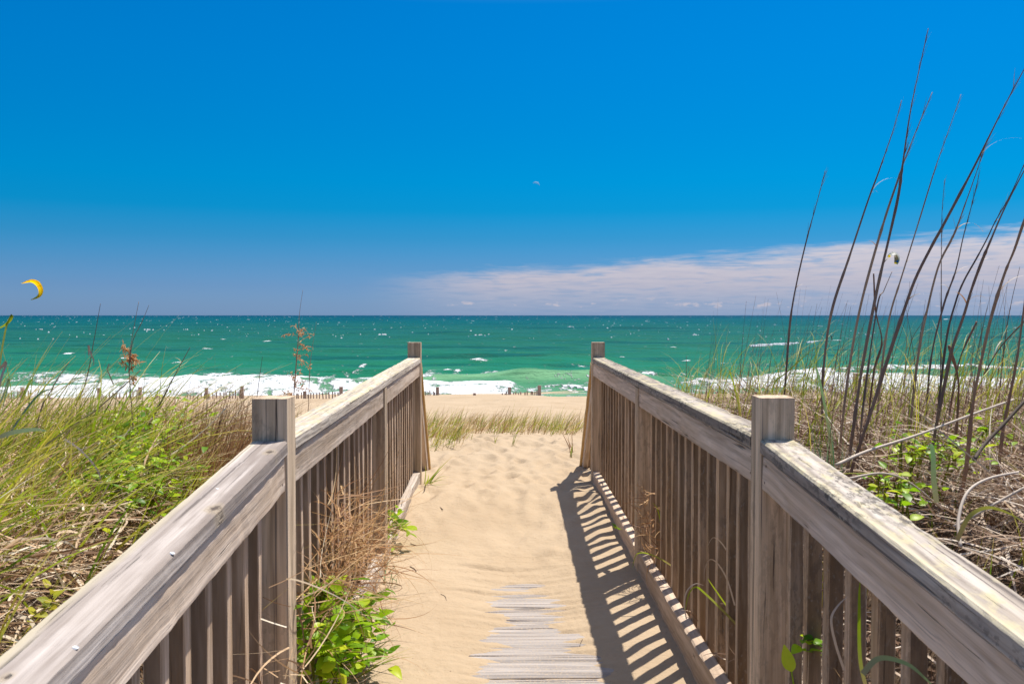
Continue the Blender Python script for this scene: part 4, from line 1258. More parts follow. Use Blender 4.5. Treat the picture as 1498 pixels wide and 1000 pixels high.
# blades at the foot of the right railing
curly([(1108, 945), (1060, 895), (1032, 868), (1018, 858), (1008, 868), (1002, 892)], 2.75, 0.010, 'long green blade bowing left over the right toe board', 'green', 0.35)
curly([(1102, 935), (1070, 895), (1045, 860), (1035, 845)], 2.8, 0.007, 'straight green blade poking through right of the long bowing one', 'green', 0.5)
curly([(990, 832), (968, 818), (950, 810), (938, 808), (930, 812), (925, 830)], 3.7, 0.010, 'green blade drooping left onto the sand from the right railing', 'green', 0.4)
curly([(985, 815), (970, 775), (962, 745), (955, 735)], 4.0, 0.009, 'upright green blade against the right balusters near the middle post', 'green', 0.5)
curly([(1002, 760), (990, 738), (978, 731), (970, 733)], 3.9, 0.008, 'short hooked green blade against the right balusters', 'green', 0.75)
curly([(1262, 985), (1280, 965), (1300, 962), (1330, 972), (1352, 990), (1372, 1010)], 1.45, 0.010, 'arching blue green blade at the bottom edge beside the right railing', 'bluegreen', 0.7)
curly([(1268, 1010), (1258, 960), (1257, 880), (1258, 850)], 1.7, 0.008, 'green blade standing behind the right balusters at the bottom of the picture', 'green', 0.3)


curly([(1075, 885), (1064, 848), (1050, 824), (1038, 818), (1031, 832), (1030, 850)], 2.75, 0.006, 'tan dry strand looped over in front of the right balusters', 'reed_pale', 0.4)
curly([(1068, 812), (1054, 792), (1043, 786), (1035, 798)], 2.85, 0.005, 'short tan dry strand hooked above the looped one on the right balusters', 'reed_pale', 0.7)
curly([(1004, 905), (1001, 880), (1006, 862), (1018, 853), (1030, 856)], 3.05, 0.005, 'pale dry strand bowing over the right toe board', 'reed_pale', 0.6)
curly([(1235, 980), (1222, 940), (1216, 905), (1226, 885), (1240, 872)], 1.80, 0.006, 'bent pale dry stem in front of the nearest right balusters', 'reed_pale', 0.5)
curly([(968, 800), (975, 770), (968, 748), (955, 740)], 3.95, 0.006, 'rusty dry strand against the right balusters just past the middle post', 'rust', 0.7)
# leafy plants
def leafy(name, pts, n, size, label, cat='plant', mat='leafgreen', spread=0.09, stems=True, up=0.8, group=None, wid=0.62):
    """pts: world centres of the clump; leaves scattered through it on short stems"""
    o = Vector(pts[0]); o.z = float(G(o.x, o.y))
    root = empty(name, o, label, cat, group)
    g = Geo(); gs = Geo()
    for k in range(n):
        c = Vector(pts[RS.integers(0, len(pts))])
        p = c + Vector((RS.normal(0, spread), RS.normal(0, spread), RS.normal(0, spread * 0.7)))
        az = RS.uniform(0, 6.28)
        d = Vector((math.cos(az), math.sin(az), RS.uniform(-0.25, 0.75)))
        nr = Vector((RS.normal(0.25, 0.35), RS.normal(-0.05, 0.35), up))
        L = size * RS.uniform(0.55, 1.25)
        leaf(g, p, d, nr, L, L * wid, RS.random(), 0, RS.uniform(0.1, 0.4), RS.uniform(0.0, 0.45), 5)
        if stems and k % 3 == 0:
            tube(gs, [o + Vector((0, 0, 0.01)), Vector((o.x + (c.x - o.x) * 0.7, o.y + (c.y - o.y) * 0.7, o.z + max(0.02, (c.z - o.z) * 0.45))), c, p], 0.0030, 0.0015, 4, 9, RS.random())
    part_mesh('foliage', g, M[mat], root)
    if stems: part_mesh('stem', gs, M['yellowgreen'], root)
    return root


leafy('leafy_plant', [P(470, 870, 2.75), P(480, 905, 2.75), P(500, 930, 2.85), P(495, 890, 2.95), P(520, 885, 3.05), P(535, 905, 3.1), P(470, 960, 2.6), P(500, 975, 2.65), P(455, 925, 2.55), P(528, 945, 2.95)], 380, 0.058, 'large bright green leafy plant spilling over the left toe board beside the near post', spread=0.045)
leafy('leafy_plant', [P(565, 750, 4.6), P(575, 772, 4.6), P(562, 790, 4.5), P(560, 765, 4.7), P(582, 770, 4.6)], 60, 0.065, 'small bright green leafy plant climbing the left balusters halfway to the far post', spread=0.035)
leafy('leafy_plant', [P(1188, 950, 2.05), P(1182, 935, 2.05), P(1195, 962, 2.1)], 16, 0.040, 'small cluster of bright green leaves showing between the near right balusters', spread=0.014, stems=False)
q0 = P(1158, 982, 1.98)
g = Geo(); leaf(g, q0, (-0.20, -0.05, 0.62), (-0.4, -0.9, 0.2), 0.062, 0.030, 0.9, 0, 0.15, 0.15, 7)
tube(g, [q0 + Vector((0.01, 0, -0.06)), q0], 0.0018, 0.0014, 4, 4, 0.8)
thing_mesh('leaf_shoot', g, M['leafgreen'], tuple(q0), 'single upright glowing yellow green leaf beside the near right post', 'leaf')
leafy('ground_vine', [P(px, py - 15, d) for (px, py, d) in [(215, 640, 4.3), (235, 660, 4.0), (200, 670, 3.9), (225, 690, 3.6), (250, 665, 4.0), (190, 690, 3.6), (210, 720, 3.3), (240, 710, 3.4), (180, 660, 4.0), (160, 650, 4.1), (225, 745, 3.0), (195, 640, 4.4), (255, 640, 4.4), (170, 725, 3.2)]], 1000, 0.044, 'low bright green vine patch in the middle of the left dune', spread=0.085, wid=0.5)
leafy('ground_vine', [P(px, py, d) for (px, py, d) in [(1318, 655, 3.1), (1335, 665, 3.0), (1380, 652, 3.2), (1400, 660, 3.1), (1350, 650, 3.2), (1420, 665, 3.0), (1390, 670, 2.9), (1440, 630, 3.4)]], 170, 0.034, 'bright green leafy vine in the dry grass below the fallen pale reed', spread=0.05)
leafy('ground_vine', [P(px, py, d) for (px, py, d) in [(1295, 708, 2.5), (1312, 715, 2.45), (1330, 705, 2.55), (1322, 730, 2.35), (1285, 703, 2.6)]], 60, 0.036, 'small bright green leafy vine beside the right cap rail', spread=0.035)
leafy('ground_vine', [P(412, 880, 2.35), P(418, 888, 2.33), P(424, 893, 2.3)], 7, 0.035, 'few small lobed green leaves on a tendril in front of the near left post', spread=0.010, stems=False)
leafy('round_leaf_sprig', [P(903, 772, 4.3)], 3, 0.05, 'single round dark green leaf hanging over the right toe board', spread=0.006, stems=False)
leafy('ground_vine', [P(75, 880, 2.1), P(80, 870, 2.15), P(70, 893, 2.05)], 24, 0.03, 'small yellow flowering weed low on the left dune near the cap rail', mat='yellowgreen', spread=0.02, stems=False)


# yellow-green needle shrub on the left and rusty tufts
def tuft(name, centers, n, az, tilt, curve, L, wd, mat, label, cat='grass tuft', sd=0.1, tint=None):
    o = Vector(centers[0]); o.z = float(G(o.x, o.y))
    g = Geo()
    c = np.array([tuple(x) for x in centers])[RS.integers(0, len(centers), n)]
    c[:, 0] += RS.normal(0, sd, n); c[:, 1] += RS.normal(0, sd, n)
    c[:, 2] = G(c[:, 0], c[:, 1]) - 0.01
    ribbons(g, c, RS.normal(az[0], az[1], n), np.abs(RS.normal(tilt[0], tilt[1], n)), U_(curve[0], curve[1], n), U_(L[0], L[1], n), U_(wd[0], wd[1], n), 7, 1.3, 0.5, RS.random(n) if tint is None else np.clip(RS.normal(tint, 0.2, n), 0, 1))
    return thing_mesh(name, g, M[mat], tuple(o), label, cat, None, False)


tuft('needle_shrub', [P(125, 640, 3.9), P(115, 640, 4.0), P(140, 640, 4.0), P(150, 650, 3.9), P(105, 640, 3.9)], 420, (R(15), 1.4), (0.25, 0.25), (-0.2, 0.5), (0.22, 0.50), (0.004, 0.008), 'yellowgreen', 'bushy yellow green shrub rising above the grass on the left dune', 'shrub', 0.09)
tuft('rusty_grass_tuft', [P(300, 690, 3.6), P(290, 680, 3.8), P(315, 680, 3.7), P(330, 670, 3.9), P(275, 690, 3.7), P(345, 660, 4.1)], 760, (R(20), 0.8), (0.22, 0.2), (0.0, 0.7), (0.26, 0.55), (0.003, 0.0065), 'rust', 'rusty brown grass tuft left of the near post', sd=0.08)
tuft('green_grass_tuft', [P(262, 730, 3.2), P(278, 720, 3.3), P(240, 735, 3.2)], 60, (R(30), 0.7), (0.25, 0.2), (0.1, 0.8), (0.28, 0.5), (0.004, 0.008), 'green', 'tall bright green grass tuft in front of the rusty brown tuft', sd=0.05, tint=0.7)
tuft('green_grass_tuft', [P(1210, 690, 3.3), P(1216, 690, 3.2)], 22, (R(100), 0.9), (0.10, 0.08), (0.0, 0.4), (0.30, 0.52), (0.005, 0.009), 'bluegreen', 'narrow green grass tuft standing right of the near right post', sd=0.02)
# sprigs along the path
def sprig(centers, n, az, tilt, curve, L, wd, mat, label, tint=0.35, sd=0.02):
    g = Geo()
    c = np.array([tuple(x) for x in centers])[RS.integers(0, len(centers), n)]
    c[:, 0] += RS.normal(0, sd, n); c[:, 1] += RS.normal(0, sd, n)
    u, v = UV(c[:, 0], c[:, 1]); c[:, 2] = EYE - drop(u, v) - 0.004
    ribbons(g, c, RS.normal(az[0], az[1], n), np.abs(RS.normal(tilt[0], tilt[1], n)), U_(curve[0], curve[1], n), U_(L[0], L[1], n), U_(wd[0], wd[1], n), 8, 1.3, 0.4, np.clip(RS.normal(tint, 0.15, n), 0, 1))
    return thing_mesh('grass_sprig', g, M[mat], tuple(centers[0]), label, 'grass sprig', None, False)


sprig([P(527, 965, 3.1), P(530, 975, 3.1)], 7, (R(10), 0.5), (0.7, 0.25), (0.4, 1.0), (0.18, 0.36), (0.004, 0.006), 'bluegreen', 'green grass sprig fanning out over the sand at the bottom left of the path', 0.2)
sprig([P(505, 998, 2.98), P(515, 1000, 2.98)], 9, (R(15), 0.5), (1.0, 0.2), (0.3, 0.7), (0.12, 0.28), (0.004, 0.006), 'green', 'grass sprig lying on the sand at the bottom edge of the picture', 0.3)
sprig([P(572, 845, 4.0), P(570, 855, 4.0)], 9, (R(20), 1.2), (0.6, 0.3), (0.2, 0.9), (0.08, 0.2), (0.003, 0.006), 'bluegreen', 'small dark green sprig beside the left toe board, halfway down the path', 0.1)
sprig([P(622, 705, 6.1), P(618, 715, 6.0)], 14, (R(-10), 0.9), (0.8, 0.3), (0.2, 1.0), (0.12, 0.30), (0.006, 0.010), 'green', 'green sprig with wide blades at the foot of the far left post', 0.3)
sprig([P(750, 668, 8.2)], 6, (R(20), 1.2), (0.4, 0.25), (0.0, 0.6), (0.10, 0.20), (0.006, 0.010), 'green', 'tiny lone green sprig in the middle of the sand between the far posts', 0.35, 0.015)
sprig([P(724, 668, 8.2)], 4, (R(30), 1.2), (0.4, 0.25), (0.0, 0.6), (0.10, 0.17), (0.006, 0.009), 'green', 'tiny green sprig on the sand left of the lone central one', 0.35, 0.012)
sprig([P(833, 668, 8.0), P(838, 675, 7.9)], 9, (R(150), 0.9), (0.3, 0.25), (0.0, 0.5), (0.12, 0.28), (0.005, 0.008), 'rust', 'sparse brown sprig beside the far right stair rail', 0.3, 0.02)
sprig([P(836, 684, 7.6)], 3, (R(40), 0.9), (0.4, 0.2), (0.0, 0.5), (0.08, 0.13), (0.007, 0.010), 'green', 'tiny dark green shoot at the foot of the far right stair rail', 0.2, 0.006)

# dry vine tangle through the balusters
def tangle(centers, n, rad, mat, label, L=(0.15, 0.4), az=(0.0, 3.0)):
    g = Geo()
    c = np.array([tuple(x) for x in centers])[RS.integers(0, len(centers), n)] + RS.normal(0, rad, (n, 3)) * np.array([0.4, 1.6, 1.1])
    ribbons(g, c, RS.normal(az[0], az[1], n), U_(R(50), R(110), n), U_(-1.5, 2.0, n), U_(L[0], L[1], n), U_(0.0025, 0.005, n), 8, 1.0, 1.2, RS.random(n), 0, False)
    return thing_mesh('vine_tangle', g, M[mat], tuple(centers[0]), label, 'dry vine', None, False)


tangle([W(-0.60, v_, EYE - dz_) for v_, dz_ in [(2.75, 0.80), (2.9, 0.75), (3.05, 0.85), (3.2, 0.80), (3.35, 0.9), (3.5, 0.95), (2.8, 0.95), (3.0, 0.7), (3.2, 1.0), (3.65, 1.0), (3.4, 0.78), (3.8, 1.05), (2.6, 0.85)]],
       520, 0.055, 'rust', 'brown tangle of dry vine woven through the left balusters beyond the near post', (0.14, 0.42), (R(60), 1.6))
tangle([P(415, 930, 2.2), P(430, 960, 2.2), P(450, 900, 2.4), P(480, 940, 2.6), P(420, 985, 2.1)], 45, 0.07, 'thatch', 'loose pale dry stems crossing the foot of the near left post', (0.2, 0.45))
tangle([W(0.625, v_, EYE - dz_) for v_, dz_ in [(4.1, 0.95), (4.12, 1.00), (4.05, 0.90), (4.0, 1.0), (4.1, 0.85), (3.92, 0.97), (3.85, 1.03)]],
       90, 0.035, 'rust', 'dry tan vine stems hanging on the right balusters beside the middle post', (0.08, 0.18), (R(100), 0.9))
tangle([W(0.69, v_, EYE - 1.14) for v_ in (2.7, 2.9, 3.1, 3.3, 3.5, 3.7)], 80, 0.03, 'thatch_grey', 'grey dry stems and litter behind the right toe board', (0.06, 0.15))
tangle([W(0.635, v_, EYE - dz_) for v_, dz_ in [(1.75, 0.85), (1.72, 0.86), (1.70, 0.84)]], 26, 0.018, 'rust', 'few curled dry stems hanging on the nearest right balusters', (0.10, 0.22), (R(100), 0.8))


# twigs on the sand
def twig(pts, d, label, r=0.003):
    q = []
    for (px, py) in pts:
        p = P(px, py, d); dd = d
        for _ in range(25):                                   # follow the sight line down to the sand
            u, v = UV(p.x, p.y); dr = float(drop(u, v)); dd *= dr / max(1e-3, EYE - p.z); p = P(px, py, dd)
        q.append(p + Vector((0, 0, r * 0.8)))
    g = Geo(); tube(g, q, r, r * 0.5, 5, 10, RS.random() * 0.4)
    return thing_mesh('twig', g, M['twig'], tuple(q[0]), label, 'twig')


twig([(845, 955), (848, 945), (852, 935)], 3.1, 'small forked twig on the sand right of the bare planks', 0.0025)
twig([(600, 829), (606, 832), (609, 836)], 4.3, 'short dark twig on the sand near the left toe board')
twig([(630, 737), (640, 740), (648, 746)], 5.7, 'dark curved twig on the sand below the far left post', 0.005)
twig([(568, 838), (582, 826), (594, 818)], 4.2, 'thin twig lying against the left toe board', 0.0022)
twig([(645, 869), (651, 872), (653, 878)], 3.9, 'tiny curled twig on the open sand left of the planks', 0.0016)
twig([(600, 795), (616, 800), (632, 807)], 4.7, 'thin straight grey twig on the sand above the curled one', 0.002)
twig([(722, 722), (724, 719)], 6.0, 'tiny dark fragment on the sand in the middle of the path', 0.003)

# ------------------------------------------------------------------ sand fences along the crest of the beach
def fence_post(px, ytop, d, parent=None, label=None, w=0.10):
    p = P(px, ytop, d)
    gz = float(G(p.x, p.y)) - 0.3
    me = board_mesh('post', p.z - gz, w, w, 0.012, 0.25, jit=0.004)
    o = link('post' if parent else 'fence_post', me, M['fence_wood'], parent)
    Mx = Matrix.Translation((p.x, p.y, (p.z + gz) / 2)) @ Matrix.Rotation(R(-90), 4, 'Y')
    if parent: o.matrix_basis = Matrix.Translation(-parent.location) @ Mx
    else:
        o.matrix_basis = Mx; tag(o, label, 'fence post', 'posts of the old sand fence')
    return o


def fence(posts, slats, d, label):
    p = P(posts[0][0], posts[0][1], d)
    root = empty('sand_fence', (p.x, p.y, float(G(p.x, p.y))), label, 'fence', 'sand fences along the beach crest')
    for (px, yt) in posts: fence_post(px, yt, d, root)
    for (xa, xb, ya, yb, n) in slats:
        for k in range(n):
            f = k / max(1, n - 1)
            px = xa + (xb - xa) * f + bseed.normal(0, 0.5); py = ya + (yb - ya) * f + bseed.normal(0, 0.7)
            t = P(px, py, d); gz = float(G(t.x, t.y)) - 0.2
            me = board_mesh('slat', t.z - gz, 0.036, 0.012, 0.002, 0.5, jit=0.002)
            o = link('slat', me, M['fence_wood'], root)
            o.matrix_basis = Matrix.Translation(Vector((t.x, t.y, (t.z + gz) / 2)) - root.location) @ Matrix.Rotation(R(-90) + bseed.normal(0, 0.04), 4, 'Y') @ Matrix.Rotation(R(90), 4, 'X')
    # wire lines holding the slats
    return root


FD = 29.0
fence([(33, 566.5)], [(4, 30, 577, 573, 7), (36, 42, 572, 570, 2)], FD, 'sand fence end at the far left with one post and leaning slats')
fence([(145, 567), (205, 566)], [(150, 200, 577, 571, 11)], FD, 'sand fence stretch between two posts behind the yellow green shrub and seed head')
fence([(302, 567), (354, 564.5)], [(264, 299, 581, 575, 8), (307, 350, 575, 570, 10)], FD, 'sand fence stretch with rising slats left of the near left post')
fence([(446, 572), (499, 565.5)], [(434, 444, 575, 575, 4), (450, 495, 575.5, 572, 11)], FD, 'sand fence stretch seen just over the left cap rail')
fence([(640, 566)], [(623, 636, 572.5, 572.5, 5)], FD, 'short sand fence beside the far left post')
fence([(745.5, 566), (789, 563.5)], [(735, 742, 575, 573, 3), (751, 771, 573.5, 572.5, 6), (777, 785.5, 571.5, 571, 4)], FD, 'sand fence stretch in the middle of the gap with two posts')
fence([(1041, 567.5), (1080, 561)], [(1048, 1074, 573, 568, 9), (1015, 1036, 575, 574, 6)], FD, 'sand fence stretch over the right cap rail')
fence([(1151, 569), (1186, 566), (1215, 562.5)], [(1156, 1182, 572, 570, 7), (1190, 1212, 570, 568, 6)], FD, 'sand fence stretch right of the near right post behind the first stalks')
fence([(1252, 546), (1268, 547)], [(1256, 1265, 552, 550, 3), (1272, 1290, 552, 556, 5)], 20.0, 'taller nearer sand fence behind the tall stalks on the right')
fence_post(74, 581, FD, None, 'short stump of an old fence post, leftmost of the lone ones')
fence_post(230, 576, FD, None, 'short lone fence post between the seed head and the left fence stretches')
fence_post(694, 574.5, FD, None, 'short dark fence stump alone in the gap between the railings')

# ------------------------------------------------------------------ kites, rider, moon
def kite(outer, inner, d, label, mats, split):
    """an inflated arched kite: canopy sheet with thickness between leading and trailing edges, tube along the leading edge"""
    n = 25
    a = smooth_path([P(x, y, d) for x, y in outer], n); b = smooth_path([P(x, y, d + 3.0) for x, y in inner], n)
    o = a[n // 2]
    root = empty('kite', o, label, 'kite', 'kites over the sea')
    g = Geo()
    m = 7
    V = []
    for lay in (0, 1):
        for i in range(n):
            nrm = Vector((0, -1, 0))
            for j in range(m):
                f = j / (m - 1)
                p = a[i].lerp(b[i], f) + nrm * (0.9 * math.sin(math.pi * f) * (1 if lay == 0 else 0.86)) + Vector((0, 0.06 * lay, 0))
                V.append(tuple(p))
    Fm = {}
    for lay in (0, 1):
        for i in range(n - 1):
            for j in range(m - 1):
                q = lay * n * m + i * m + j
                mi = split(i / (n - 2), j / (m - 2))
                Fm.setdefault(mi, []).append((q, q + 1, q + 1 + m, q + m) if lay else (q, q + m, q + m + 1, q + 1))
    g.add(V, None)
    for mi, fs in Fm.items():
        g.f4.append(np.array(fs)); g.m4.append(np.full(len(fs), mi))
    part_mesh('canopy', g, mats, root)
    g = Geo(); tube(g, a, 0.12, 0.12, 6, 24, 0.5, 0, [0.07, 0.2, 0.26, 0.26, 0.26, 0.2, 0.07])
    part_mesh('leading_edge', g, mats[0], root)
    g = Geo()
    for k in (5, 12, 19):
        tube(g, [a[k], a[k].lerp(b[k], 0.5) + Vector((0, -0.9, 0)), b[k]], 0.09, 0.05, 5, 7)
    part_mesh('strut', g, mats[0], root)
    return root


def cloth(name, col):
    m, nt = newmat(name); gg = N(nt)
    p = gg.principled(col, 0.5, 0.3); tr = gg.n('ShaderNodeBsdfTranslucent'); tr.inputs[0].default_value = (*col, 1)
    mx = gg.n('ShaderNodeMixShader'); mx.inputs[0].default_value = 0.85
    gg.lk(p, mx.inputs[1]); gg.lk(tr.outputs[0], mx.inputs[2]); gg.out(mx.outputs[0]); return m


M['k_yellow'] = cloth('yellow_cloth', (1.0, 0.75, 0.06)); M['k_white'] = cloth('white_cloth', (0.80, 0.78, 0.75))
M['k_olive'] = cloth('olive_cloth', (0.22, 0.20, 0.02)); M['k_grey'] = cloth('mottled_cloth', (0.35, 0.31, 0.24)); M['k_blue'] = cloth('blue_cloth', (0.04, 0.22, 0.50))
kite([(32.5, 414), (40, 411), (48, 409.5), (57, 413), (62, 422), (61, 430), (56, 435), (46, 438.5)],
     [(33, 414.6), (41, 413.2), (47, 413.5), (53, 418), (56, 424), (56, 430), (53, 434), (47, 438.2)], 300,
     'large yellow crescent kite flying at the far left above the horizon', [M['k_yellow'], M['k_olive']], lambda i, j: 1 if (i > 0.72 and j > 0.5) else 0)
kite([(1298, 375.5), (1301, 371.5), (1306, 369.2), (1311, 370.5), (1315, 376), (1315, 382), (1312.5, 387)],
     [(1301, 378.5), (1303, 375), (1305.5, 373.5), (1307.5, 373.2), (1308.3, 377), (1308.2, 382), (1308.2, 385.8)], 330,
     'white kite with yellow tips and a blue patch behind the tall stalks on the right', [M['k_white'], M['k_yellow'], M['k_grey'], M['k_blue']],
     lambda i, j: 1 if (i < 0.10 or i > 0.92) else (3 if 0.80 < i < 0.92 and 0.2 < j < 0.8 else (2 if i > 0.56 else 0)))

# kite rider far out: one continuous skinned body leaning back against the pull
d = ypx(498.6)
foot = P(1216.5, 498.4, d); foot.z = SEA + 0.15
me = bpy.data.meshes.new('person')
J = [(0, 0, 0.85), (-0.10, 0, 1.12), (-0.22, 0, 1.38), (-0.26, 0, 1.50), (-0.28, 0, 1.66),      # pelvis, waist, chest, neck, head
     (0.16, -0.10, 0.48), (0.12, -0.10, 0.06), (0.05, 0.16, 0.45), (-0.18, 0.18, 0.06),           # legs
     (-0.10, -0.20, 1.36), (0.18, -0.16, 1.26), (0.42, -0.06, 1.32), (-0.10, 0.20, 1.36), (0.18, 0.16, 1.26), (0.42, 0.06, 1.32)]
E = [(0, 1), (1, 2), (2, 3), (3, 4), (0, 5), (5, 6), (0, 7), (7, 8), (2, 9), (9, 10), (10, 11), (2, 12), (12, 13), (13, 14)]
me.from_pydata(J, E, []); me.update()
pr = link('person', me, simple('wetsuit', (0.012, 0.014, 0.03), 0.5, 0.3), None, foot)
mod = pr.modifiers.new('skin', 'SKIN'); sv = me.skin_vertices[0].data
for i, r in enumerate([0.15, 0.14, 0.17, 0.07, 0.115, 0.085, 0.055, 0.085, 0.055, 0.06, 0.045, 0.04, 0.06, 0.045, 0.04]): sv[i].radius = (r, r)
sv[0].use_root = True
pr.modifiers.new('sub', 'SUBSURF').levels = 1
tag(pr, 'person in a dark wetsuit leaning back while riding on the water, far out', 'person')
g = Geo()
n = 11; V = []
for lay in (0, 1):
    for i in range(n):
        f = i / (n - 1) * 2 - 1
        w = 0.21 * (1 - abs(f) ** 3) + 0.03
        for sgn in (-1, 1): V.append((f * 0.70, sgn * w, 0.03 * lay + 0.06 * f * f))
Fc = [(lay * 2 * n + 2 * i, lay * 2 * n + 2 * i + 1, lay * 2 * n + 2 * i + 3, lay * 2 * n + 2 * i + 2) for lay in (0, 1) for i in range(n - 1)]
Fc += [(2 * i + s_, 2 * i + 2 + s_, 2 * n + 2 * i + 2 + s_, 2 * n + 2 * i + s_) for i in range(n - 1) for s_ in (0, 1)]
g.add(V, Fc)
bo = link('kiteboard', g.mesh('kiteboard'), simple('board_lacquer', (0.05, 0.05, 0.06), 0.3, 0.5), None, foot + Vector((0, 0, -0.03)))
tag(bo, 'small dark board under the feet of the rider on the water', 'board')
# the spray trail behind the rider and another line of foam
geo = Geo()
for (x0, x1, y0, y1) in [(1182, 1229, 500.8, 498.6), (1098, 1166, 505.5, 502.0)]:
    for k in range(34):
        f = (k + wr.random()) / 34
        px = x0 + (x1 - x0) * f; py = y0 + (y1 - y0) * f
        dd = ypx(py)
        whitecap(px2x(px, dd), dd + wr.normal(0, 0.5), wr.uniform(0.6, 1.6), wr.uniform(0.05, 0.28), 0.5)
tag(link('spray_trail', geo.mesh('spray_trail'), M['foam']), kind='stuff', label='thin white spray trails on the water near the rider', cat='spray')

# daytime moon: the sunlit lune of a far sphere, veiled by the air
SUN_EL, SUN_AZ = R(65), R(42)
sd = Vector((math.sin(SUN_AZ) * math.cos(SUN_EL), math.cos(SUN_AZ) * math.cos(SUN_EL), math.sin(SUN_EL)))
mc = P(784, 271, 40000)
rad = 5.4 / F * 40000
view = (mc - Vector((0, 0, EYE))).normalized()
ax = (sd - view * sd.dot(view)).normalized()                 # bright limb direction on the disc
by = view.cross(ax).normalized()
V = []; Fc = []
na, nb = 25, 7
for i in range(na):
    t = -math.pi / 2 + math.pi * i / (na - 1)
    for j in range(nb):
        ph = R(2) + R(64) * j / (nb - 1)
        p = by * math.sin(t) + (ax * math.cos(ph) - view * math.sin(ph)) * math.cos(t)
        V.append(tuple(p * rad))
for i in range(na - 1):
    for j in range(nb - 1):
        a_ = i * nb + j; Fc.append((a_, a_ + 1, a_ + nb + 1, a_ + nb))
g = Geo(); g.add(V, Fc)
m, nt = newmat('moon_dust'); gg = N(nt)
df = gg.principled((0.55, 0.52, 0.50), 1.0, 0.0); tr = gg.n('ShaderNodeBsdfTransparent')
mx = gg.n('ShaderNodeMixShader'); mx.inputs[0].default_value = 0.72
gg.lk(df, mx.inputs[1]); gg.lk(tr.outputs[0], mx.inputs[2]); gg.out(mx.outputs[0])
mo = link('moon', g.mesh('moon', (0, 0, 0), True), m, None, mc)
tag(mo, 'tiny pale crescent high in the blue sky above the gap in the railings', 'moon')

# ------------------------------------------------------------------ sky and sun
world = bpy.data.worlds.new('World'); sc.world = world
world.use_nodes = True
nt = world.node_tree
for n_ in list(nt.nodes): nt.nodes.remove(n_)
g = N(nt)
sky = g.n('ShaderNodeTexSky', sky_type='NISHITA')
sky.sun_disc = False; sky.sun_elevation = SUN_EL; sky.sun_rotation = SUN_AZ
sky.air_density = 1.0; sky.dust_density = 0.6; sky.ozone_density = 2.0; sky.altitude = 0
tc = g.n('ShaderNodeTexCoord').outputs['Generated']
sep = g.n('ShaderNodeSeparateXYZ'); g.lk(tc, sep.inputs[0])
el = g.math('ARCSINE', sep.outputs[2])
az = g.math('ARCTAN2', sep.outputs[0], sep.outputs[1])
eld = g.math('MULTIPLY', el, 180 / math.pi)
azd = g.math('MULTIPLY', az, 180 / math.pi)
SKY_TINT = [(0.0022, (0.391, 0.687, 1.454)), (0.0176, (0.345, 0.616, 1.309)), (0.0452, (0.274, 0.530, 1.129)), (0.0782, (0.194, 0.504, 1.006)),
            (0.1220, (0.080, 0.505, 0.939)), (0.1656, (0.009, 0.539, 0.960)), (0.2090, (0.0, 0.578, 1.006)), (0.2838, (0.0, 0.587, 1.047)),
            (0.3880, (0.0, 0.614, 1.129)), (0.4783, (0.0, 0.626, 1.176)), (0.66, (1.25, 1.22, 1.25)), (1.0, (1.75, 1.65, 1.62))]
SKY_TINT = [(p_, tuple(x / 1.5 for x in c_)) for p_, c_ in SKY_TINT]
tint = g.ramp(g.mapr(eld, 0.0, 40.0), SKY_TINT)
c = g.mix(1.0, sky.outputs[0], tint, 'MULTIPLY')
c = g.mix(1.0, c, (1.5 / 1.34, 1.5 / 1.34, 1.5 / 1.34), 'MULTIPLY')
# cloud bank low on the right, torn streaks along its upper edge
cv = g.n('ShaderNodeCombineXYZ')
g.lk(g.math('MULTIPLY', azd, 0.16), cv.inputs[0]); g.lk(g.math('MULTIPLY', eld, 1.15), cv.inputs[1])
nz = g.noise(cv.outputs[0], 1.0, 6.0, 0.58, 0.4)
cv2 = g.n('ShaderNodeCombineXYZ')
g.lk(g.math('MULTIPLY', azd, 0.45), cv2.inputs[0]); g.lk(g.math('MULTIPLY', eld, 5.0), cv2.inputs[1])
nz2 = g.noise(cv2.outputs[0], 1.0, 5.0, 0.6, 0.5)
edge = g.mapr(azd, -9.5, 30.0, 2.2, 4.7)
dd = g.math('SUBTRACT', edge, eld)
dd = g.math('ADD', dd, g.math('ADD', g.math('MULTIPLY', g.math('SUBTRACT', nz, 0.5), 1.9), g.math('MULTIPLY', g.math('SUBTRACT', nz2, 0.5), 0.9)))
cm = g.mapr(dd, -0.45, 0.65, smooth=True)
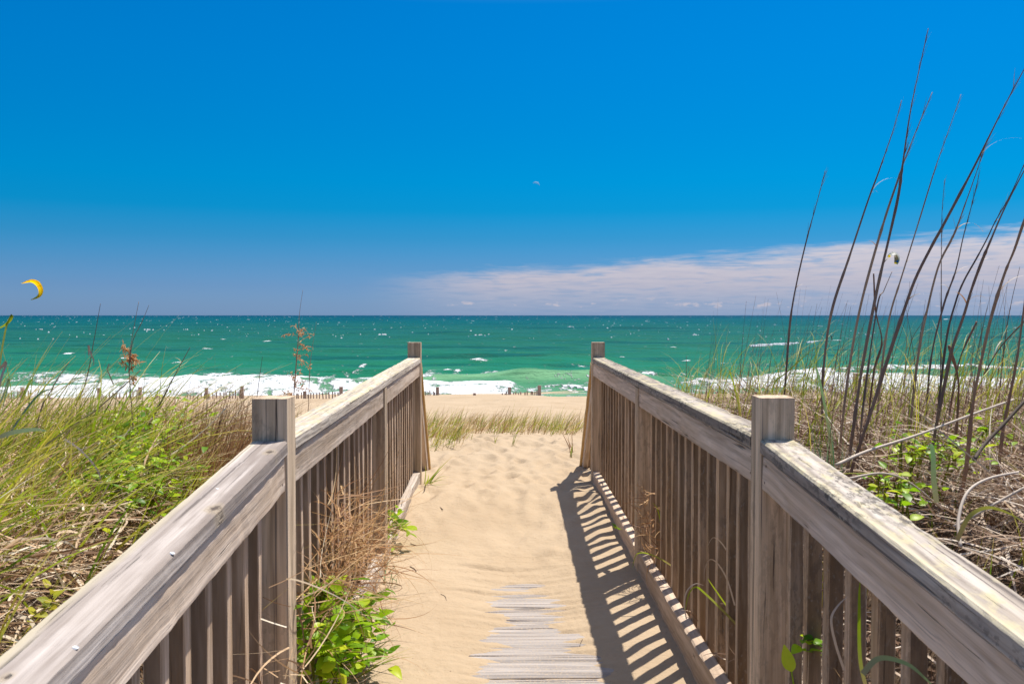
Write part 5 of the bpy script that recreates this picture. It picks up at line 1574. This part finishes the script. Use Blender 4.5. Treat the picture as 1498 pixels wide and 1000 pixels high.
holes = g.mapr(g.math('ADD', g.math('MULTIPLY', nz2, 0.6), g.math('MULTIPLY', nz, 0.4)), 0.36, 0.50)
cm = g.math('MULTIPLY', cm, g.mapr(holes, 0, 1, 0.62, 1.0))
cm = g.math('MULTIPLY', cm, g.mapr(azd, -10.5, 0.0, smooth=True))
cm = g.math('MULTIPLY', cm, g.mapr(eld, 0.0, 1.8, 0.62, 0.95))
cloudc = g.ramp(g.mapr(eld, 0.0, 5.0), [(0.0, (2.4, 2.95, 4.2)), (0.45, (4.15, 3.95, 4.55)), (1.0, (5.5, 5.1, 5.4))])
cloudc = g.mix(g.mapr(nz2, 0.38, 0.64), g.mix(1.0, cloudc, (0.92, 0.93, 0.96), 'MULTIPLY'), cloudc)
c = g.mix(cm, c, cloudc)
# small puffs low over the horizon
cv3 = g.n('ShaderNodeCombineXYZ')
g.lk(g.math('MULTIPLY', azd, 0.8), cv3.inputs[0]); g.lk(g.math('MULTIPLY', eld, 2.2), cv3.inputs[1])
pf = g.noise(cv3.outputs[0], 1.0, 5.0, 0.6)
pm = g.math('MULTIPLY', g.mapr(pf, 0.56, 0.66, smooth=True), g.math('MULTIPLY', g.mapr(eld, 0.35, 0.55), g.mapr(eld, 1.25, 0.8)))
pm = g.math('MULTIPLY', pm, g.mapr(azd, -6.0, -3.0, 0.0, 0.7))
c = g.mix(pm, c, (4.4, 4.05, 4.5))
bg = g.n('ShaderNodeBackground'); g.lk(c, bg.inputs[0]); bg.inputs[1].default_value = 0.105
wo = g.n('ShaderNodeOutputWorld'); g.lk(bg.outputs[0], wo.inputs[0])

sl = bpy.data.lights.new('sun', 'SUN'); sl.energy = 5.0; sl.angle = R(0.53); sl.color = (1.0, 0.95, 0.87)
so = bpy.data.objects.new('sun', sl); COL.objects.link(so)
so.rotation_euler = (-sd).to_track_quat('-Z', 'Y').to_euler()
so.location = (0, 0, 30)

vs_ = sc.view_settings
vs_.view_transform = 'Standard'; vs_.look = 'None'; vs_.exposure = 0.35; vs_.gamma = 1.0
try: vs_.use_curve_mapping = False
except Exception: pass
sc.render.film_transparent = False
